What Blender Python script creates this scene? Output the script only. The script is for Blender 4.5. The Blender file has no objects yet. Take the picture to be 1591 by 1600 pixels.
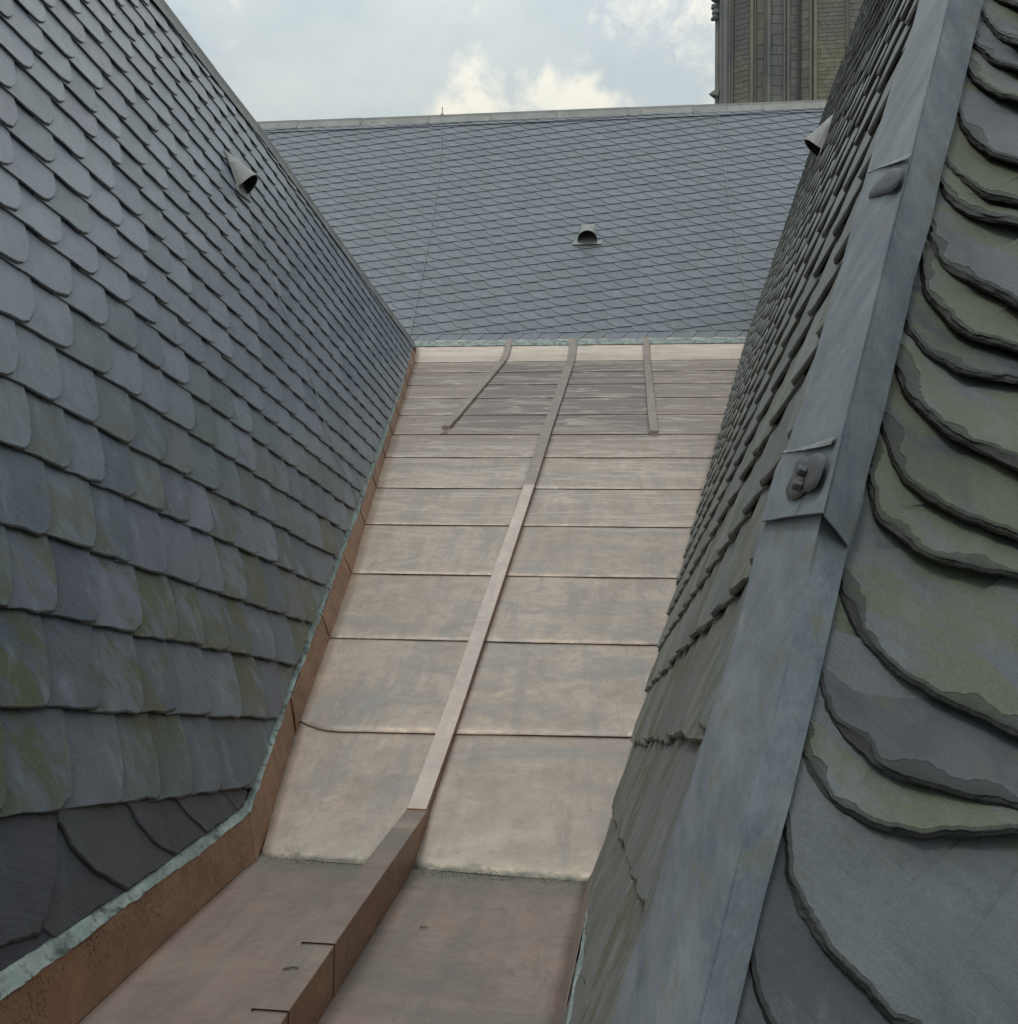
import bpy, math, random
import numpy as np
from mathutils import Matrix, Vector, noise as mnoise
random.seed(7)
S = bpy.context.scene
COL = S.collection

# ------------------------------------------------------------------ camera
FPX, CX, CY = 1500.0, 795.5, 800.0
YAW, PITCH, ROLL = math.atan(170 / FPX), math.atan(50 / FPX), 0.012
_f = np.array([-math.sin(YAW) * math.cos(PITCH), math.cos(YAW) * math.cos(PITCH), math.sin(PITCH)])
_r = np.array([math.cos(YAW), math.sin(YAW), 0.0])
_u = np.cross(_r, _f)
AR = math.cos(ROLL) * _r + math.sin(ROLL) * _u
AU = -math.sin(ROLL) * _r + math.cos(ROLL) * _u
EYE = np.array([0, 0, 1.5])
cam_d = bpy.data.cameras.new('camera')
cam_d.sensor_fit = 'HORIZONTAL'; cam_d.sensor_width = 36; cam_d.lens = 36 * FPX / 1591
cam_d.clip_start = 0.05; cam_d.clip_end = 6000
cam = bpy.data.objects.new('camera', cam_d); COL.objects.link(cam)
m = Matrix.Identity(4)
for i in range(3):
    m[i][0], m[i][1], m[i][2], m[i][3] = AR[i], AU[i], -_f[i], EYE[i]
cam.matrix_world = m
S.camera = cam
S.render.engine = 'CYCLES'
S.render.resolution_x, S.render.resolution_y = 1018, 1024
S.view_settings.view_transform = 'Standard'; S.view_settings.look = 'None'
S.view_settings.gamma = 1; S.view_settings.use_curve_mapping = False
S.view_settings.exposure = 0.42

# ------------------------------------------------------------------ node helpers
def nn(nt, typ, **kw):
    n = nt.nodes.new(typ)
    for k, v in kw.items():
        if k == 'inp':
            for a, b in v.items(): n.inputs[a].default_value = b
        else: setattr(n, k, v)
    return n
def mathn(nt, op, a, b=None, c=None, clamp=False):
    n = nt.nodes.new('ShaderNodeMath'); n.operation = op; n.use_clamp = clamp
    for i, v in enumerate((a, b, c)):
        if v is None: continue
        if hasattr(v, 'links'): nt.links.new(v, n.inputs[i])
        else: n.inputs[i].default_value = v
    return n.outputs[0]
def mixc(nt, fac, a, b, mode='MIX'):
    n = nt.nodes.new('ShaderNodeMix'); n.data_type = 'RGBA'; n.blend_type = mode
    for i, v in ((0, fac), (6, a), (7, b)):
        if hasattr(v, 'links'): nt.links.new(v, n.inputs[i])
        elif i == 0: n.inputs[0].default_value = v
        else: n.inputs[i].default_value = (*v, 1) if len(v) == 3 else v
    return n.outputs[2]
def maprange(nt, v, a, b, c=0.0, d=1.0, smooth=False):
    n = nt.nodes.new('ShaderNodeMapRange'); n.clamp = True
    if smooth: n.interpolation_type = 'SMOOTHSTEP'
    nt.links.new(v, n.inputs[0])
    for i, x in enumerate((a, b, c, d)): n.inputs[i + 1].default_value = x
    return n.outputs[0]
def noise(nt, vec, scale, detail=4, rough=0.55, w=None, dist=0.0, col=False):
    n = nt.nodes.new('ShaderNodeTexNoise')
    n.inputs['Scale'].default_value = scale; n.inputs['Detail'].default_value = detail
    n.inputs['Roughness'].default_value = rough; n.inputs['Distortion'].default_value = dist
    if w is not None:
        n.noise_dimensions = '4D'
        if hasattr(w, 'links'): nt.links.new(w, n.inputs['W'])
        else: n.inputs['W'].default_value = w
    nt.links.new(vec, n.inputs['Vector'])
    return n.outputs['Color' if col else 'Fac']
def mapping(nt, vec, sc=(1, 1, 1), rot=(0, 0, 0), loc=(0, 0, 0)):
    n = nt.nodes.new('ShaderNodeMapping')
    n.inputs['Scale'].default_value = sc; n.inputs['Rotation'].default_value = rot; n.inputs['Location'].default_value = loc
    nt.links.new(vec, n.inputs['Vector'])
    return n.outputs[0]

# ------------------------------------------------------------------ sky and sun
SUN_EL, SUN_AZ = math.radians(58), math.radians(200)     # compass-like: 0 = +Y, clockwise
W = bpy.data.worlds.new('World'); S.world = W; W.use_nodes = True
nt = W.node_tree; nt.nodes.clear()
out = nn(nt, 'ShaderNodeOutputWorld'); bg = nn(nt, 'ShaderNodeBackground')
sky = nn(nt, 'ShaderNodeTexSky'); sky.sky_type = 'NISHITA'; sky.sun_disc = False
sky.sun_elevation = SUN_EL; sky.sun_rotation = SUN_AZ
sky.air_density = 1.0; sky.dust_density = 3.0; sky.ozone_density = 1.5
tc = nn(nt, 'ShaderNodeTexCoord')
gen = tc.outputs['Generated']
sep = nn(nt, 'ShaderNodeSeparateXYZ'); nt.links.new(gen, sep.inputs[0])
# cloud layer projected on a flat ceiling so that clouds shrink towards the horizon
zz = mathn(nt, 'MAXIMUM', sep.outputs[2], 0.0)
zz = mathn(nt, 'ADD', zz, 0.25)
cmb = nn(nt, 'ShaderNodeCombineXYZ')
nt.links.new(mathn(nt, 'DIVIDE', sep.outputs[0], zz), cmb.inputs[0])
nt.links.new(mathn(nt, 'DIVIDE', sep.outputs[1], zz), cmb.inputs[1])
cv = cmb.outputs[0]
n1 = noise(nt, mapping(nt, cv, loc=(3.1, 1.7, 0)), 1.3, 8, 0.6, dist=0.4)
n2 = noise(nt, mapping(nt, cv, loc=(-2.3, 5.2, 0)), 3.5, 8, 0.6, dist=0.2)
cover = maprange(nt, n1, 0.25, 0.55, 0.72, 1.0, True)
shade = maprange(nt, n2, 0.3, 0.7, 0.0, 1.0)
skyc = mixc(nt, 1.0, sky.outputs[0], (0.105, 0.105, 0.105), 'MULTIPLY')
cloud = mixc(nt, shade, (0.322, 0.368, 0.392), (0.412, 0.448, 0.440))
base = mixc(nt, cover, skyc, cloud)
# a few cumulus heads standing in the cloud layer (direction space, soft edged by noise)
puffn = noise(nt, gen, 24, 8, 0.62, dist=0.25)
def direc(x, y):
    d = (x - CX) * AR - (y - CY) * AU + FPX * _f
    return d / np.linalg.norm(d)
def puff(px, py, rad, stretch=1.0):
    c = direc(px, py)
    vs = nn(nt, 'ShaderNodeVectorMath', operation='SUBTRACT'); nt.links.new(gen, vs.inputs[0]); vs.inputs[1].default_value = tuple(c)
    vm = nn(nt, 'ShaderNodeVectorMath', operation='MULTIPLY'); nt.links.new(vs.outputs[0], vm.inputs[0]); vm.inputs[1].default_value = (1, 1, stretch)
    ln = nn(nt, 'ShaderNodeVectorMath', operation='LENGTH'); nt.links.new(vm.outputs[0], ln.inputs[0])
    return maprange(nt, ln.outputs['Value'], 0.0, rad, 1.0, 0.0, True)
acc = None
for p in ((735, 115, 0.045, 1), (760, 150, 0.06, 1.2), (850, 150, 0.07, 1.2), (905, 135, 0.05, 1), (940, 165, 0.06, 1.3), (700, 175, 0.05, 1.5), (1060, 60, 0.09, 1), (990, 20, 0.10, 1.3), (1320, 10, 0.3, 1.3), (200, -300, 0.3, 1.5), (900, -500, 0.4, 1.2), (1900, 100, 0.35, 1.5), (-500, 150, 0.4, 1.6)):
    q = puff(*p)
    if p[0] in (1060, 990): q = mathn(nt, 'MULTIPLY', q, 0.46)
    acc = q if acc is None else mathn(nt, 'MAXIMUM', acc, q)
acc = mathn(nt, 'ADD', acc, mathn(nt, 'MULTIPLY', mathn(nt, 'SUBTRACT', puffn, 0.5), 2.3))
pm = maprange(nt, acc, 0.38, 1.10, 0.0, 1.0, True)
pm = mathn(nt, 'MULTIPLY', pm, 0.95)
base = mixc(nt, pm, base, (0.58, 0.565, 0.495))
# overcast skies brighten towards the zenith (standard overcast distribution)
grad = maprange(nt, sep.outputs[2], 0.32, 1.0, 1.0, 2.3)
gv = nn(nt, 'ShaderNodeVectorMath', operation='SCALE'); nt.links.new(base, gv.inputs[0]); nt.links.new(grad, gv.inputs['Scale'])
base = gv.outputs[0]
nt.links.new(base, bg.inputs[0]); bg.inputs[1].default_value = 1.0
nt.links.new(bg.outputs[0], out.inputs[0])
sd = bpy.data.lights.new('sun', 'SUN'); sd.energy = 0.7; sd.angle = math.radians(14); sd.color = (1, 0.95, 0.88)
sun = bpy.data.objects.new('sun', sd); COL.objects.link(sun)
sdir = Vector((math.sin(SUN_AZ) * math.cos(SUN_EL), math.cos(SUN_AZ) * math.cos(SUN_EL), math.sin(SUN_EL)))
sun.rotation_euler = sdir.to_track_quat('Z', 'Y').to_euler()

# ------------------------------------------------------------------ geometry of the place
def ray(x, y):
    d = (x - CX) * AR - (y - CY) * AU + FPX * _f
    return d / np.linalg.norm(d)
def proj(P):
    d = np.asarray(P, float) - EYE; z = d @ _f
    return CX + FPX * (d @ AR) / z, CY - FPX * (d @ AU) / z, z
class Plane:
    def __init__(s, p, n):
        s.p = np.array(p, float); s.n = np.array(n, float) / np.linalg.norm(n)
        if s.n[2] < 0: s.n = -s.n
        z = np.array([0, 0, 1.0])
        h = np.cross(z, s.n)
        s.h = h / np.linalg.norm(h) if np.linalg.norm(h) > 1e-6 else np.array([1.0, 0, 0])
        s.up = np.cross(s.n, s.h)           # h x up = n
    def hit(s, x, y, off=0.0):
        d = ray(x, y); p = s.p + s.n * off
        return EYE + d * (((p - EYE) @ s.n) / (d @ s.n))
    def uv(s, x, y):
        q = s.hit(x, y) - s.p
        return np.array([q @ s.h, q @ s.up])
    def at(s, u, v, w=0.0): return s.p + u * s.h + v * s.up + w * s.n
    def frame(s):
        m = Matrix.Identity(4)
        for i in range(3): m[i][0], m[i][1], m[i][2], m[i][3] = s.h[i], s.up[i], s.n[i], s.p[i]
        return m
T1 = math.tan(math.radians(20.3)); T2 = math.tan(math.radians(42)); YB = 4.36; YT = 17.75
FLOOR = Plane((0, 0, 0), (0, 0, 1))
APL = Plane((0, YB, 0), (0, -T1, 1))
TPL = Plane((0, YT, (YT - YB) * T1), (0, -T2, 1))
e1 = TPL.hit(648, 537); e2 = TPL.hit(1165, 529)
YE = (e1[1] + e2[1]) / 2; ZE = (YT - YB) * T1 + (YE - YT) * T2
BPL = Plane((0, YE, ZE), (0, -math.tan(math.radians(54.5)), 1))
_d = ray(387, 1268); PL = EYE + _d * (4.42 / _d[1])
_a, _s = math.radians(1.1), math.radians(69)
LPL = Plane(PL, (math.cos(_a) * math.sin(_s), math.sin(_a) * math.sin(_s), math.cos(_s)))
PA = FLOOR.hit(922, 1383); _d = ray(1290, 165); PC = EYE + _d * (8.5 / _d[2])
RPL = Plane(PA, np.cross(e2 - PA, PC - PA))
HA, HB = RPL.hit(1483, 0), RPL.hit(1087, 1600)
HD = (HA - HB) / np.linalg.norm(HA - HB)
_e = np.array([math.cos(math.radians(-100)), math.sin(math.radians(-100)), 0])
_q = np.cross(np.array([-_e[1], _e[0], 0]), HD)
QPL = Plane(HB, _q)
def softp(x, w): return w * math.log1p(math.exp(min(x / w, 60)))
def bend_y(x): return YB - 0.076 * (x + 0.9)
def zcop(x, y):
    if y < 8: return T1 * softp(y - bend_y(x), 0.035) + (0 if y < 6 else 0)
    return T1 * (y - YB) + (T2 - T1) * softp(y - YT, 0.12)
def zc(x, y):     # blend the small skew of the bend away over the first sheets
    k = min(max((y - 4.6) / 2.0, 0), 1)
    if y < 4.6: return T1 * softp(y - bend_y(x), 0.035)
    return T1 * (y - (bend_y(x) * (1 - k) + YB * k)) + (T2 - T1) * softp(y - YT, 0.12)

# ------------------------------------------------------------------ materials
def newmat(name):
    m = bpy.data.materials.new(name); m.use_nodes = True
    nt = m.node_tree; bs = nt.nodes['Principled BSDF']
    return m, nt, bs
def rndval(nt):
    oi = nn(nt, 'ShaderNodeObjectInfo'); at = nn(nt, 'ShaderNodeAttribute', attribute_name='rnd')
    return mathn(nt, 'FRACT', mathn(nt, 'ADD', oi.outputs['Random'], at.outputs['Fac']))
def bump(nt, bs, h, strength, dist):
    b = nn(nt, 'ShaderNodeBump'); b.inputs['Strength'].default_value = strength; b.inputs['Distance'].default_value = dist
    nt.links.new(h, b.inputs['Height']); nt.links.new(b.outputs[0], bs.inputs['Normal'])
def slate_mat(name, lo, hi, moss=0.0, moss_z=None, purple=0.3, grain=28, rough=0.55, cont=1.0, gs=210, ga=0.24, mt=(0.50, 0.66), bs_=0.75, height_gain=0, ms=3.4):
    m, nt, bs = newmat(name)
    r = rndval(nt)
    geo = nn(nt, 'ShaderNodeNewGeometry'); pos = geo.outputs['Position']
    uvn = nn(nt, 'ShaderNodeUVMap'); uv = uvn.outputs[0]
    w = mathn(nt, 'MULTIPLY', r, 37.0)
    r2 = mathn(nt, 'FRACT', mathn(nt, 'MULTIPLY', r, 17.31))
    r3 = mathn(nt, 'FRACT', mathn(nt, 'MULTIPLY', r, 91.7))
    ang = nn(nt, 'ShaderNodeVectorRotate', rotation_type='Z_AXIS'); nt.links.new(uv, ang.inputs['Vector'])
    nt.links.new(mathn(nt, 'ADD', mathn(nt, 'MULTIPLY', r2, 0.5), 0.55), ang.inputs['Angle'])
    st = mapping(nt, ang.outputs[0], sc=(1.0, 7.0, 1.0))
    streak = noise(nt, st, 9, 6, 0.62, w=w)
    fine = noise(nt, mapping(nt, ang.outputs[0], sc=(1, 3.2, 1)), grain * 4, 5, 0.7, w=w)
    blot = noise(nt, uv, 5, 4, 0.6, w=w, dist=0.5)
    lum = mathn(nt, 'ADD', mathn(nt, 'MULTIPLY', r, 0.42), mathn(nt, 'MULTIPLY', streak, 0.38))
    lum = mathn(nt, 'ADD', lum, mathn(nt, 'MULTIPLY', mathn(nt, 'SUBTRACT', blot, 0.3), 0.55))
    lum = maprange(nt, lum, 0.5 - 0.34 / cont, 0.5 + 0.34 / cont)
    c = mixc(nt, lum, lo, hi)
    pf = mathn(nt, 'MULTIPLY', maprange(nt, mathn(nt, 'ADD', mathn(nt, 'MULTIPLY', r3, 0.6), mathn(nt, 'MULTIPLY', blot, 0.4)), 0.45, 0.75), purple)
    c = mixc(nt, pf, c, tuple(0.5 * (a + b) * k for a, b, k in zip(lo, hi, (1.12, 0.93, 1.12))))
    if moss:
        mo = noise(nt, mapping(nt, ang.outputs[0], sc=(1.0, 2.3, 1)), ms, 7, 0.66, w=mathn(nt, 'ADD', w, 5.0), dist=0.4)
        big = noise(nt, pos, 1.1, 3, 0.6)
        mf = mathn(nt, 'ADD', mathn(nt, 'MULTIPLY', mo, 1.0), mathn(nt, 'MULTIPLY', mathn(nt, 'SUBTRACT', r2, 0.5), 0.30))
        mf = mathn(nt, 'ADD', mf, mathn(nt, 'MULTIPLY', mathn(nt, 'SUBTRACT', big, 0.5), 0.5))
        mf = maprange(nt, mf, mt[0], mt[1], 0, 1, True)
        if moss_z:
            sp = nn(nt, 'ShaderNodeSeparateXYZ'); nt.links.new(pos, sp.inputs[0])
            hz = maprange(nt, sp.outputs[2], moss_z[0], moss_z[1], 1.0, moss_z[2])
            hz = mathn(nt, 'MULTIPLY', hz, maprange(nt, sp.outputs[2], moss_z[3], moss_z[3] + 0.3, 0.15, 1.0)) if len(moss_z) > 3 else hz
            mf = mathn(nt, 'MULTIPLY', mf, hz)
        mf = mathn(nt, 'MULTIPLY', mf, moss)
        mc = mixc(nt, fine, (0.062, 0.072, 0.032), (0.140, 0.152, 0.078))
        c = mixc(nt, mf, c, mc)
    # pale scratches and specks of lichen
    gr = noise(nt, uv, gs, 3, 0.7, w=w)
    c = mixc(nt, 1.0, c, mixc(nt, maprange(nt, gr, 0.30, 0.70), (1 - ga,) * 3, (1 + ga,) * 3), 'MULTIPLY')
    c = mixc(nt, 1.0, c, mixc(nt, maprange(nt, fine, 0.36, 0.64), (0.80, 0.80, 0.80), (1.16, 1.16, 1.16)), 'MULTIPLY')
    if height_gain:      # slate colour gets lighter with height, staggered from slate to slate
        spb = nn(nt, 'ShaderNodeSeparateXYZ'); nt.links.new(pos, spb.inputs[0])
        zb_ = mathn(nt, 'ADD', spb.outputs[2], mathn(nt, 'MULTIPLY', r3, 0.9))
        c = mixc(nt, 1.0, c, mixc(nt, maprange(nt, zb_, 1.3, 3.4, 0, 1, True), (0.92, 0.92, 0.92), (height_gain,) * 3), 'MULTIPLY')
    spk = noise(nt, uv, 160, 2, 0.5, w=w)
    c = mixc(nt, maprange(nt, spk, 0.70, 0.80, 0, 0.35), c, (0.23, 0.24, 0.22))
    pl_ = noise(nt, mapping(nt, uv, sc=(1.6, 0.7, 1)), 6, 6, 0.7, w=mathn(nt, 'ADD', w, 9.0), dist=0.6)
    c = mixc(nt, maprange(nt, pl_, 0.52, 0.66, 0, 0.42, True), c, tuple(x * 1.35 for x in hi))
    c = mixc(nt, maprange(nt, pl_, 0.46, 0.34, 0, 0.40, True), c, tuple(x * 0.75 for x in lo))
    ed = nn(nt, 'ShaderNodeAttribute', attribute_name='edge')
    c = mixc(nt, mathn(nt, 'MULTIPLY', ed.outputs['Fac'], maprange(nt, fine, 0.35, 0.62, 1.0, 0.82)), c, (0.011, 0.012, 0.009))
    nt.links.new(c, bs.inputs['Base Color'])
    nt.links.new(maprange(nt, streak, 0.3, 0.7, rough - 0.08, rough + 0.12), bs.inputs['Roughness'])
    bs.inputs['Specular IOR Level'].default_value = 0.5
    h = mathn(nt, 'ADD', mathn(nt, 'MULTIPLY', streak, 0.7), mathn(nt, 'MULTIPLY', fine, 0.35))
    h = mathn(nt, 'ADD', h, mathn(nt, 'MULTIPLY', blot, 0.6))
    bump(nt, bs, h, bs_, 0.008)
    return m
M_SL = slate_mat('slate_left', (0.088, 0.106, 0.126), (0.178, 0.203, 0.232), cont=1.25, moss=0.85, moss_z=(1.2, 2.7, 0.02, 0.45), purple=0.32, rough=0.31, bs_=0.5, height_gain=1.34, mt=(0.41, 0.58))
M_SF = slate_mat('slate_foot', (0.046, 0.050, 0.060), (0.088, 0.094, 0.106), moss=0.15, purple=0.5, rough=0.45)
M_SB = slate_mat('slate_back', (0.112, 0.132, 0.150), (0.168, 0.192, 0.213), moss=0.12, purple=0.2, rough=0.45, cont=0.8)
M_SR = slate_mat('slate_right', (0.115, 0.124, 0.116), (0.225, 0.236, 0.218), moss=0.7, moss_z=(1.2, 3.5, 0.10), purple=0.25)
M_SQ = slate_mat('slate_hip', (0.042, 0.052, 0.056), (0.118, 0.132, 0.138), cont=1.9, moss=0.7, purple=0.45, grain=60, gs=520, ga=0.13, rough=0.5, mt=(0.47, 0.60), ms=7.5)

def simple(name, c1, c2, scale=3, rough=0.6, metallic=0.0, sc=(1, 1, 1), bumpd=0.002, c3=None, t3=(0.6, 0.7), detail=6, bs_str=0.4):
    m, nt, bs = newmat(name)
    geo = nn(nt, 'ShaderNodeNewGeometry'); pos = geo.outputs['Position']
    r = rndval(nt); w = mathn(nt, 'MULTIPLY', r, 11.0)
    v = mapping(nt, pos, sc=sc)
    n = noise(nt, v, scale, detail, 0.6, w=w)
    f = noise(nt, pos, scale * 9, 4, 0.65)
    k = maprange(nt, mathn(nt, 'ADD', mathn(nt, 'MULTIPLY', n, 0.75), mathn(nt, 'MULTIPLY', f, 0.25)), 0.36, 0.64)
    c = mixc(nt, k, c1, c2)
    if c3:
        n3 = noise(nt, v, scale * 2.2, 5, 0.6, w=mathn(nt, 'ADD', w, 3.0))
        c = mixc(nt, maprange(nt, n3, t3[0], t3[1], 0, 1, True), c, c3)
    nt.links.new(c, bs.inputs['Base Color'])
    bs.inputs['Roughness'].default_value = rough; bs.inputs['Metallic'].default_value = metallic
    bump(nt, bs, mathn(nt, 'ADD', n, mathn(nt, 'MULTIPLY', f, 0.4)), bs_str, bumpd)
    return m
M_LEAD = simple('weathered_lead', (0.132, 0.160, 0.190), (0.290, 0.318, 0.336), 12, 0.62, 0.05, bumpd=0.004, c3=(0.20, 0.205, 0.175), t3=(0.50, 0.72), sc=(1, 0.35, 1))
M_RIDGE = simple('ridge_lead', (0.18, 0.185, 0.178), (0.28, 0.28, 0.262), 2.5, 0.6, 0.0, c3=(0.16, 0.15, 0.12))
M_PATCH = simple('bitumen_patch', (0.060, 0.060, 0.068), (0.10, 0.098, 0.105), 30, 0.6, 0, bumpd=0.004)
M_GREEN = simple('verdigris', (0.15, 0.195, 0.18), (0.34, 0.395, 0.37), 9, 0.75, 0, bumpd=0.006, c3=(0.06, 0.075, 0.07), t3=(0.50, 0.68))
M_DARK = simple('dark_opening', (0.012, 0.012, 0.016), (0.02, 0.02, 0.026), 5, 0.9)
M_DECK = simple('roof_underlay', (0.020, 0.022, 0.022), (0.035, 0.035, 0.034), 4, 0.9)
M_VENT = simple('vent_zinc', (0.22, 0.225, 0.22), (0.31, 0.31, 0.295), 8, 0.5, 0.1)
M_WIRE = simple('wire_metal', (0.20, 0.24, 0.23), (0.30, 0.33, 0.31), 6, 0.5, 0.3)
M_GROUND = simple('ground', (0.05, 0.06, 0.04), (0.11, 0.11, 0.09), 0.05, 0.9)
M_WALL = simple('chapel_wall', (0.16, 0.15, 0.12), (0.24, 0.22, 0.18), 0.8, 0.9)

def copper_mat(name, c1, c2, grey, pale, metallic=0.25, rough=0.48, dirt_sheen=True, speck=0.0, sat=0):
    m, nt, bs = newmat(name)
    geo = nn(nt, 'ShaderNodeNewGeometry'); pos = geo.outputs['Position']
    r = rndval(nt); w = mathn(nt, 'MULTIPLY', r, 23.0)
    n1 = noise(nt, mapping(nt, pos, sc=(1.6, 0.45, 0.6)), 2.0, 6, 0.62, w=w, dist=0.6)
    n2 = noise(nt, mapping(nt, pos, sc=(0.5, 1.5, 1.5)), 1.7, 6, 0.6, w=mathn(nt, 'ADD', w, 7.0), dist=0.5)
    n3 = noise(nt, pos, 14, 6, 0.7, w=w)
    c = mixc(nt, maprange(nt, n1, 0.38, 0.60), c1, c2)
    n4 = noise(nt, mapping(nt, pos, sc=(3.2, 0.35, 0.35)), 2.4, 6, 0.65, w=mathn(nt, 'ADD', w, 13.0), dist=0.3)
    n5 = noise(nt, pos, 4.5, 7, 0.7, w=mathn(nt, 'ADD', w, 1.0), dist=1.2)
    c = mixc(nt, maprange(nt, n4, 0.50, 0.60, 0, 0.60, True), c, grey)
    c = mixc(nt, maprange(nt, n5, 0.52, 0.60, 0, 0.42, True), c, tuple(x * k for x, k in zip(c1, (0.80, 0.78, 0.80))))
    c = mixc(nt, maprange(nt, n5, 0.46, 0.36, 0, 0.45, True), c, (pale[0] * 1.04, pale[1] * 0.95, pale[2] * 0.85))
    c = mixc(nt, mathn(nt, 'MULTIPLY', maprange(nt, r, 0, 1), 0.25), c, tuple(x * 0.86 for x in c1))
    c = mixc(nt, maprange(nt, n2, 0.50, 0.64, 0, 0.75, True), c, grey)
    c = mixc(nt, maprange(nt, n2, 0.42, 0.24, 0, 0.55, True), c, pale)
    c = mixc(nt, mathn(nt, 'MULTIPLY', maprange(nt, n3, 0.35, 0.7), 0.30), c, tuple(x * 0.70 for x in c1))
    sp = nn(nt, 'ShaderNodeSeparateXYZ'); nt.links.new(pos, sp.inputs[0])
    yy = sp.outputs[1]; xx = sp.outputs[0]
    if dirt_sheen:
        # silt line left by standing water along the bend, fading up and down, ragged
        yb = mathn(nt, 'SUBTRACT', yy, mathn(nt, 'SUBTRACT', YB - 0.076 * 0.9, mathn(nt, 'MULTIPLY', xx, 0.076)))
        rag = mathn(nt, 'MULTIPLY', mathn(nt, 'SUBTRACT', noise(nt, pos, 9.0, 8, 0.75), 0.5), 0.16)
        yb = mathn(nt, 'ADD', yb, rag)
        band = mathn(nt, 'MULTIPLY', maprange(nt, yb, -0.30, 0.03, 0, 1.0, True), maprange(nt, yb, 0.02, 0.11, 1, 0, True))
        band = mathn(nt, 'MULTIPLY', band, maprange(nt, sp.outputs[2], 0.08, 0.12, 1, 0))
        c = mixc(nt, mathn(nt, 'MULTIPLY', band, mathn(nt, 'ADD', mathn(nt, 'MULTIPLY', n3, 1.5), 0.0)), c, (0.135, 0.145, 0.115))
        halo = mathn(nt, 'MULTIPLY', maprange(nt, yb, 0.03, 0.07, 0, 1, True), maprange(nt, yb, 0.09, 0.24, 1, 0, True))
        c = mixc(nt, mathn(nt, 'MULTIPLY', halo, 0.25), c, (0.52, 0.47, 0.37))
        # the sheets under the far roof are streaked grey-brown by its run-off
        up = maprange(nt, mathn(nt, 'ADD', yy, mathn(nt, 'MULTIPLY', n2, 2.5)), 11.6, 13.8, 0, 1, True)
        up = mathn(nt, 'MULTIPLY', up, maprange(nt, yy, 17.0, 17.5, 1, 0.0, True))
        hs = noise(nt, mapping(nt, pos, sc=(0.35, 3.0, 3.0)), 2.6, 7, 0.7, dist=0.4)
        c = mixc(nt, mathn(nt, 'MULTIPLY', up, maprange(nt, hs, 0.3, 0.65, 0.4, 0.85)), c, (0.215, 0.168, 0.142))
        wet = mathn(nt, 'MULTIPLY', maprange(nt, xx, -2.35, -1.95, 0, 1, True), maprange(nt, xx, 0.40, 0.50, 1, 0, True))
        wet = mathn(nt, 'MULTIPLY', wet, maprange(nt, mathn(nt, 'ADD', yy, mathn(nt, 'MULTIPLY', hs, 1.2)), 12.6, 13.2, 0, 1, True))
        wet = mathn(nt, 'MULTIPLY', wet, maprange(nt, mathn(nt, 'ADD', yy, mathn(nt, 'MULTIPLY', hs, 0.8)), 17.6, 18.1, 1, 0, True))
        c = mixc(nt, mathn(nt, 'MULTIPLY', wet, 0.55), c, (0.125, 0.112, 0.105))
        tp = maprange(nt, yy, 17.2, 17.7, 0, 1, True)
        c = mixc(nt, mathn(nt, 'MULTIPLY', tp, maprange(nt, hs, 0.35, 0.6, 0.2, 0.85)), c, (0.60, 0.50, 0.42))  # pale top band: sky sheen on the steep upturn, painted into the colour
        # horizontal drying rims
        rim = noise(nt, mapping(nt, pos, sc=(0.30, 1.6, 1.6), loc=(0, 3, 0)), 2.2, 4, 0.55, dist=0.3)
        rm = mathn(nt, 'MULTIPLY', maprange(nt, rim, 0.50, 0.53, 0, 1, True), maprange(nt, rim, 0.53, 0.58, 1, 0, True))
        rm = mathn(nt, 'MULTIPLY', rm, maprange(nt, yy, 7.5, 9.5, 0, 0.55, True))
        c = mixc(nt, rm, c, (0.56, 0.49, 0.42))
    if speck:
        s1 = noise(nt, pos, 95, 3, 0.6)
        s2 = noise(nt, pos, 3.0, 4, 0.6)
        c = mixc(nt, mathn(nt, 'MULTIPLY', maprange(nt, s1, 0.52, 0.60, 0, speck), maprange(nt, s2, 0.4, 0.6)), c, (0.07, 0.04, 0.025))
    nt.links.new(c, bs.inputs['Base Color'])
    bs.inputs['Metallic'].default_value = metallic
    nt.links.new(maprange(nt, n3, 0.3, 0.7, rough - 0.07, rough + 0.14), bs.inputs['Roughness'])
    scr = noise(nt, mapping(nt, pos, sc=(1, 1, 1)), 5.5, 7, 0.65, dist=1.6)
    bump(nt, bs, mathn(nt, 'ADD', mathn(nt, 'MULTIPLY', scr, 1.0), mathn(nt, 'MULTIPLY', n3, 0.3)), 0.5, 0.016)
    return m
M_COP = copper_mat('copper_sheet', (0.380, 0.305, 0.250), (0.480, 0.395, 0.330), (0.285, 0.270, 0.252), (0.60, 0.51, 0.43), metallic=0.35, rough=0.42)
M_FLO = copper_mat('copper_gutter', (0.235, 0.178, 0.150), (0.305, 0.238, 0.203), (0.195, 0.176, 0.158), (0.35, 0.265, 0.215), rough=0.5)
M_UPS = copper_mat('copper_upstand', (0.34, 0.188, 0.112), (0.44, 0.262, 0.168), (0.29, 0.175, 0.12), (0.50, 0.32, 0.21), rough=0.42, metallic=0.35, dirt_sheen=False, speck=0.7)
M_BAT = copper_mat('copper_batten', (0.55, 0.455, 0.395), (0.63, 0.53, 0.465), (0.47, 0.41, 0.37), (0.66, 0.57, 0.50), dirt_sheen=False)
M_BTD = copper_mat('copper_batten_dull', (0.25, 0.205, 0.175), (0.33, 0.27, 0.23), (0.22, 0.20, 0.185), (0.36, 0.295, 0.25), dirt_sheen=False)
M_SILT = simple('silt_and_moss', (0.05, 0.055, 0.035), (0.13, 0.135, 0.10), 20, 0.95)

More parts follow.
